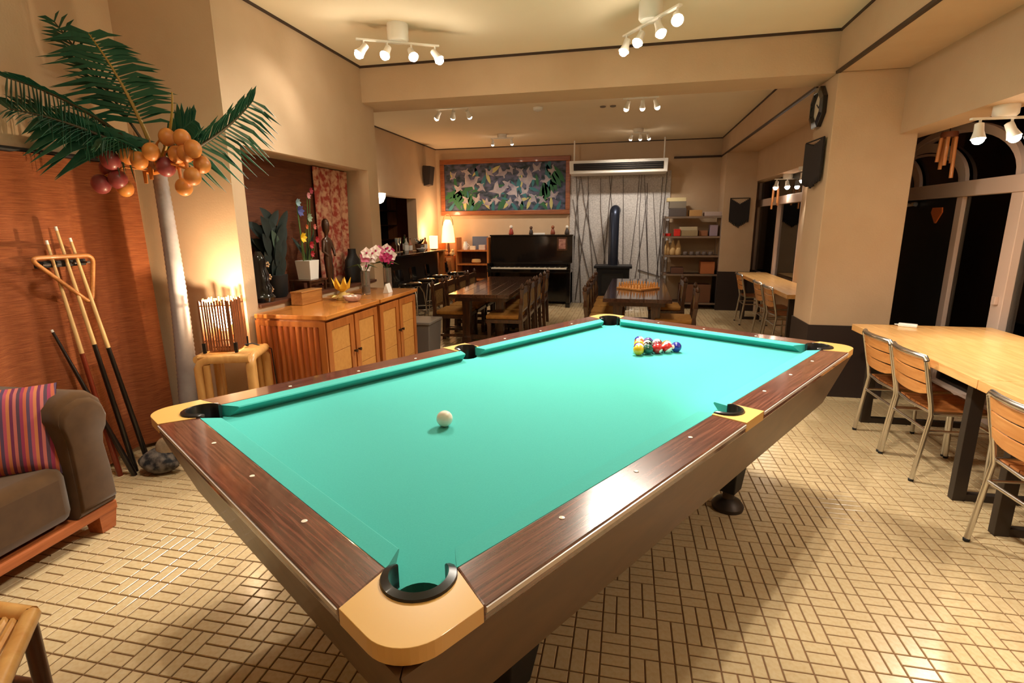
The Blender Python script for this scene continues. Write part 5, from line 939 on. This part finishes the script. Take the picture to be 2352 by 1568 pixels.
for x, y, z, d, col, lab in ((0.8, 9.4, zt, (0.26, 0.3, 0.13), (84, 74, 70), 'dark grey box on top of the rack, bottom of the stack'), (0.79, 9.4, zt + 0.131, (0.26, 0.28, 0.11), (126, 116, 102), 'grey lidded box on the dark one atop the rack'), (0.77, 9.42, zt + 0.242, (0.3, 0.26, 0.06), (214, 196, 150), 'flat cream box, highest on the rack'), (1.08, 9.38, zt, (0.2, 0.2, 0.1), (186, 140, 84), 'tan carton in the middle of the rack top'), (1.36, 9.38, zt, (0.28, 0.24, 0.07), (196, 176, 168), 'flat pale box at the right of the rack top'), (0.98, 9.36, 1.211, (0.3, 0.25, 0.09), (150, 130, 96), 'olive box on the upper rack board'), (0.98, 9.36, 1.302, (0.28, 0.24, 0.06), (176, 160, 128), 'flat light box stacked on the olive box'), (1.22, 9.4, 1.211, (0.14, 0.2, 0.09), (150, 96, 62), 'small brown carton on the upper rack board'), (1.38, 9.36, 1.211, (0.12, 0.18, 0.18), (160, 140, 156), 'lilac carton at the right of the upper rack board'), (1.32, 9.36, 0.591, (0.22, 0.24, 0.2), (176, 104, 58), 'orange brown crate on the lower rack board'), (0.84, 9.36, 0.591, (0.2, 0.22, 0.1), (96, 60, 44), 'dark brown carton on the lower rack board'), (1.14, 9.36, 0.111, (0.5, 0.28, 0.3), (112, 72, 48), 'big brown carton on the bottom rack board')):
    smallbox('storage_carton', lab, x, y, z, d, col, 0, GR)
for k in range(4): tag(MB().lathe([(0.03, 0), (0.037, 0.045), (0.034, 0.045), (0.02, 0.006)], 12).build('red_cup', M('red_plastic', (206, 44, 34), 0.4), None, 50, loc=(0.62 + 0.055 * (k % 2), 9.26 + 0.08 * (k // 2), 1.211)), 'small red cup on the upper rack board, %s' % ('front left', 'front right', 'back left', 'back right')[k], 'cup', 'red cups on the rack')
t = thing('red_tin', 'bright red square tin on the upper rack board', 'tin', (0.8, 9.26, 1.211)); MB().b2(-0.05, 0.05, -0.05, 0.05, 0, 0.1).build('tin_body', MT['red_plastic'], t, bevel=0.008); MB().b2(-0.052, 0.052, -0.052, 0.052, 0.1, 0.115).build('tin_lid', MT['red_plastic'], t, bevel=0.004)
for k in range(3): tag(MB().lathe([(0.045, 0), (0.055, 0.02), (0.05, 0.12), (0.02, 0.2), (0.015, 0.24)], 12).build('straw_doll', M('straw_doll', (206, 170, 116), 0.8), None, 50, loc=(0.66 + 0.09 * k, 9.32, 0.901)), 'conical straw ornament at the left of the middle rack board, %s of three' % ('leftmost', 'middle', 'rightmost')[k], 'ornament', 'straw ornaments')
for k in range(5): tag(MB().lathe([(0.03, 0), (0.04, 0.02), (0.035, 0.05), (0.01, 0.055)], 12).build('small_pot', M('pot_grey', (120, 106, 100), 0.5), None, 50, loc=(0.96 + 0.1 * k, 9.3, 0.901)), 'small grey pot on the middle rack board, %s from the left' % ('first', 'second', 'third', 'fourth', 'fifth')[k], 'pot', 'pots on the rack')
# dining tables and carved chairs
m_dt = wood('dark_table_top', (54, 32, 24), (84, 54, 42), 1, 4, 0.15, 0.7, 8)
def dining(label, x, y, rz):
    t = thing('dining_table', label, 'table', (x, y, 0), rz, 'dark dining tables'); n_ = 5; w_ = 0.7 / n_
    for k in range(n_): MB().box((-0.35 + w_ * (k + 0.5), 0, 0.64), (w_ - 0.002, 2.1, 0.04)).build('top_plank', m_dt, t, bevel=0.003)
    MB().b2(-0.29, 0.29, -0.9, 0.9, 0.56, 0.62).build('apron', m_dwood, t)
    for sy in (-1, 1):
        for sx in (-1, 1): MB().loft([[(sx * 0.2 + k * a_, sy * 0.8 + k * b_, z) for a_, b_ in ((-1, -1), (1, -1), (1, 1), (-1, 1))] for z, k in ((0, 0.05), (0.12, 0.045), (0.14, 0.035), (0.4, 0.045), (0.56, 0.05))]).build('leg', m_dwood, t, bevel=0.004)
        MB().b2(-0.2, 0.2, sy * 0.8 - 0.025, sy * 0.8 + 0.025, 0.1, 0.15).build('stretcher', m_dwood, t)
    MB().b2(-0.03, 0.03, -0.8, 0.8, 0.1, 0.15).build('long_stretcher', m_dwood, t)
dining('dark wooden dining table in front of the piano', -1.64, 6.65, 0.03); dining('dark wooden dining table with the pegged board on it', 0.14, 6.55, -0.02)
m_cu = M('ochre_cushion', (176, 124, 52), 0.8, noise=(30, 0.2), col2=(150, 100, 40)); m_bkc = M('woven_back', (150, 118, 66), 0.8, noise=(40, 0.2), col2=(110, 80, 40))
def carved_chair():
    t = thing('carved_chair', '', 'chair')
    for s_ in (-1, 1):
        y = 0.19 * s_
        MB().loft([[(cx + k * a_, y + k * b_, z) for a_, b_ in ((-1, -1), (1, -1), (1, 1), (-1, 1))] for z, k, cx in ((0, 0.02, -0.02), (0.38, 0.024, 0.0), (0.45, 0.018, 0.0), (0.55, 0.024, -0.008), (0.62, 0.017, -0.012), (0.72, 0.024, -0.02))]).build('rear_post', m_dwood, t, bevel=0.004)
        MB().lathe([(0.014, 0.72), (0.024, 0.735), (0.024, 0.755), (0.012, 0.775), (0.004, 0.79)], 10, (-0.02, y, 0)).build('finial', m_dwood, t, 50)
        MB().loft([[(0.36 + k * a_, y * 1.05 + k * b_, z) for a_, b_ in ((-1, -1), (1, -1), (1, 1), (-1, 1))] for z, k in ((0, 0.02), (0.1, 0.026), (0.14, 0.017), (0.37, 0.024))]).build('front_leg', m_dwood, t, bevel=0.004)
        MB().b2(0.0, 0.36, y - 0.012, y + 0.012, 0.12, 0.15).build('side_stretcher', m_dwood, t)
    MB().b2(-0.02, 0.4, -0.22, 0.22, 0.34, 0.38).build('seat_frame', m_dwood, t, bevel=0.004); MB().b2(0.01, 0.4, -0.205, 0.205, 0.38, 0.43).build('seat_cushion', m_cu, t, bevel=0.018)
    MB().b2(-0.03, 0.0, -0.17, 0.17, 0.66, 0.73).b2(-0.022, -0.002, -0.17, 0.17, 0.46, 0.49).build('back_rail', m_dwood, t, bevel=0.004); MB().b2(-0.024, -0.004, -0.15, 0.15, 0.49, 0.66).build('back_panel', m_bkc, t, bevel=0.004)
    return t
cc = carved_chair(); GD = 'dark carved dining chairs'; firstc = True
def place(x, y, rz, lab):
    global firstc
    if firstc: cc.location = (x, y, 0); cc.rotation_euler.z = rz; cc['label'] = lab; cc['group'] = GD; firstc = False
    else: dup(cc, (x, y, 0), rz, lab, GD)
od = ['nearest the pool table', 'second from the pool table', 'third from the pool table', 'farthest from the pool table']
for k, y in enumerate((5.83, 6.31, 6.79, 7.45)): place(-1.14, y, PI + 0.03, 'carved dark chair on the right side of the piano table, %s' % od[k])
for k, y in enumerate((6.02, 6.5, 6.98, 7.45)): place(-2.22, y, 0.03, 'carved dark chair on the bar side of the piano table, %s' % od[k])
for k, y in enumerate((5.78, 6.26, 6.74, 7.25)): place(-0.4, y, -0.02, 'carved dark chair on the left side of the pegboard table, %s' % od[k])
place(0.72, 5.85, PI - 0.05, 'carved dark chair on the right side of the pegboard table, nearest the pool table'); place(0.68, 6.75, PI, 'carved dark chair on the right side of the pegboard table, farther one')
pb = thing('peg_board', 'square wooden peg game board on the right dining table', 'game board', (0.145, 6.4, 0.661), PI / 4 + 0.1); m_pb = wood('board_wood', (206, 140, 70), (226, 166, 92), 0, 5)
MB().b2(-0.18, 0.18, -0.18, 0.18, 0, 0.022).build('board', m_pb, pb, bevel=0.004); pg = MB().lathe([(0.011, 0), (0.012, 0.02), (0.006, 0.04), (0.009, 0.048), (0.004, 0.056)], 8).build('peg', m_pb, pb, 50, loc=(-0.155, -0.155, 0.022))
for i_ in range(8):
    for j_ in range(8):
        if (i_ or j_) and (i_ in (0, 7) or j_ in (0, 7)): clone(pg, pb, (-0.155 + 0.0443 * i_, -0.155 + 0.0443 * j_, 0.022))
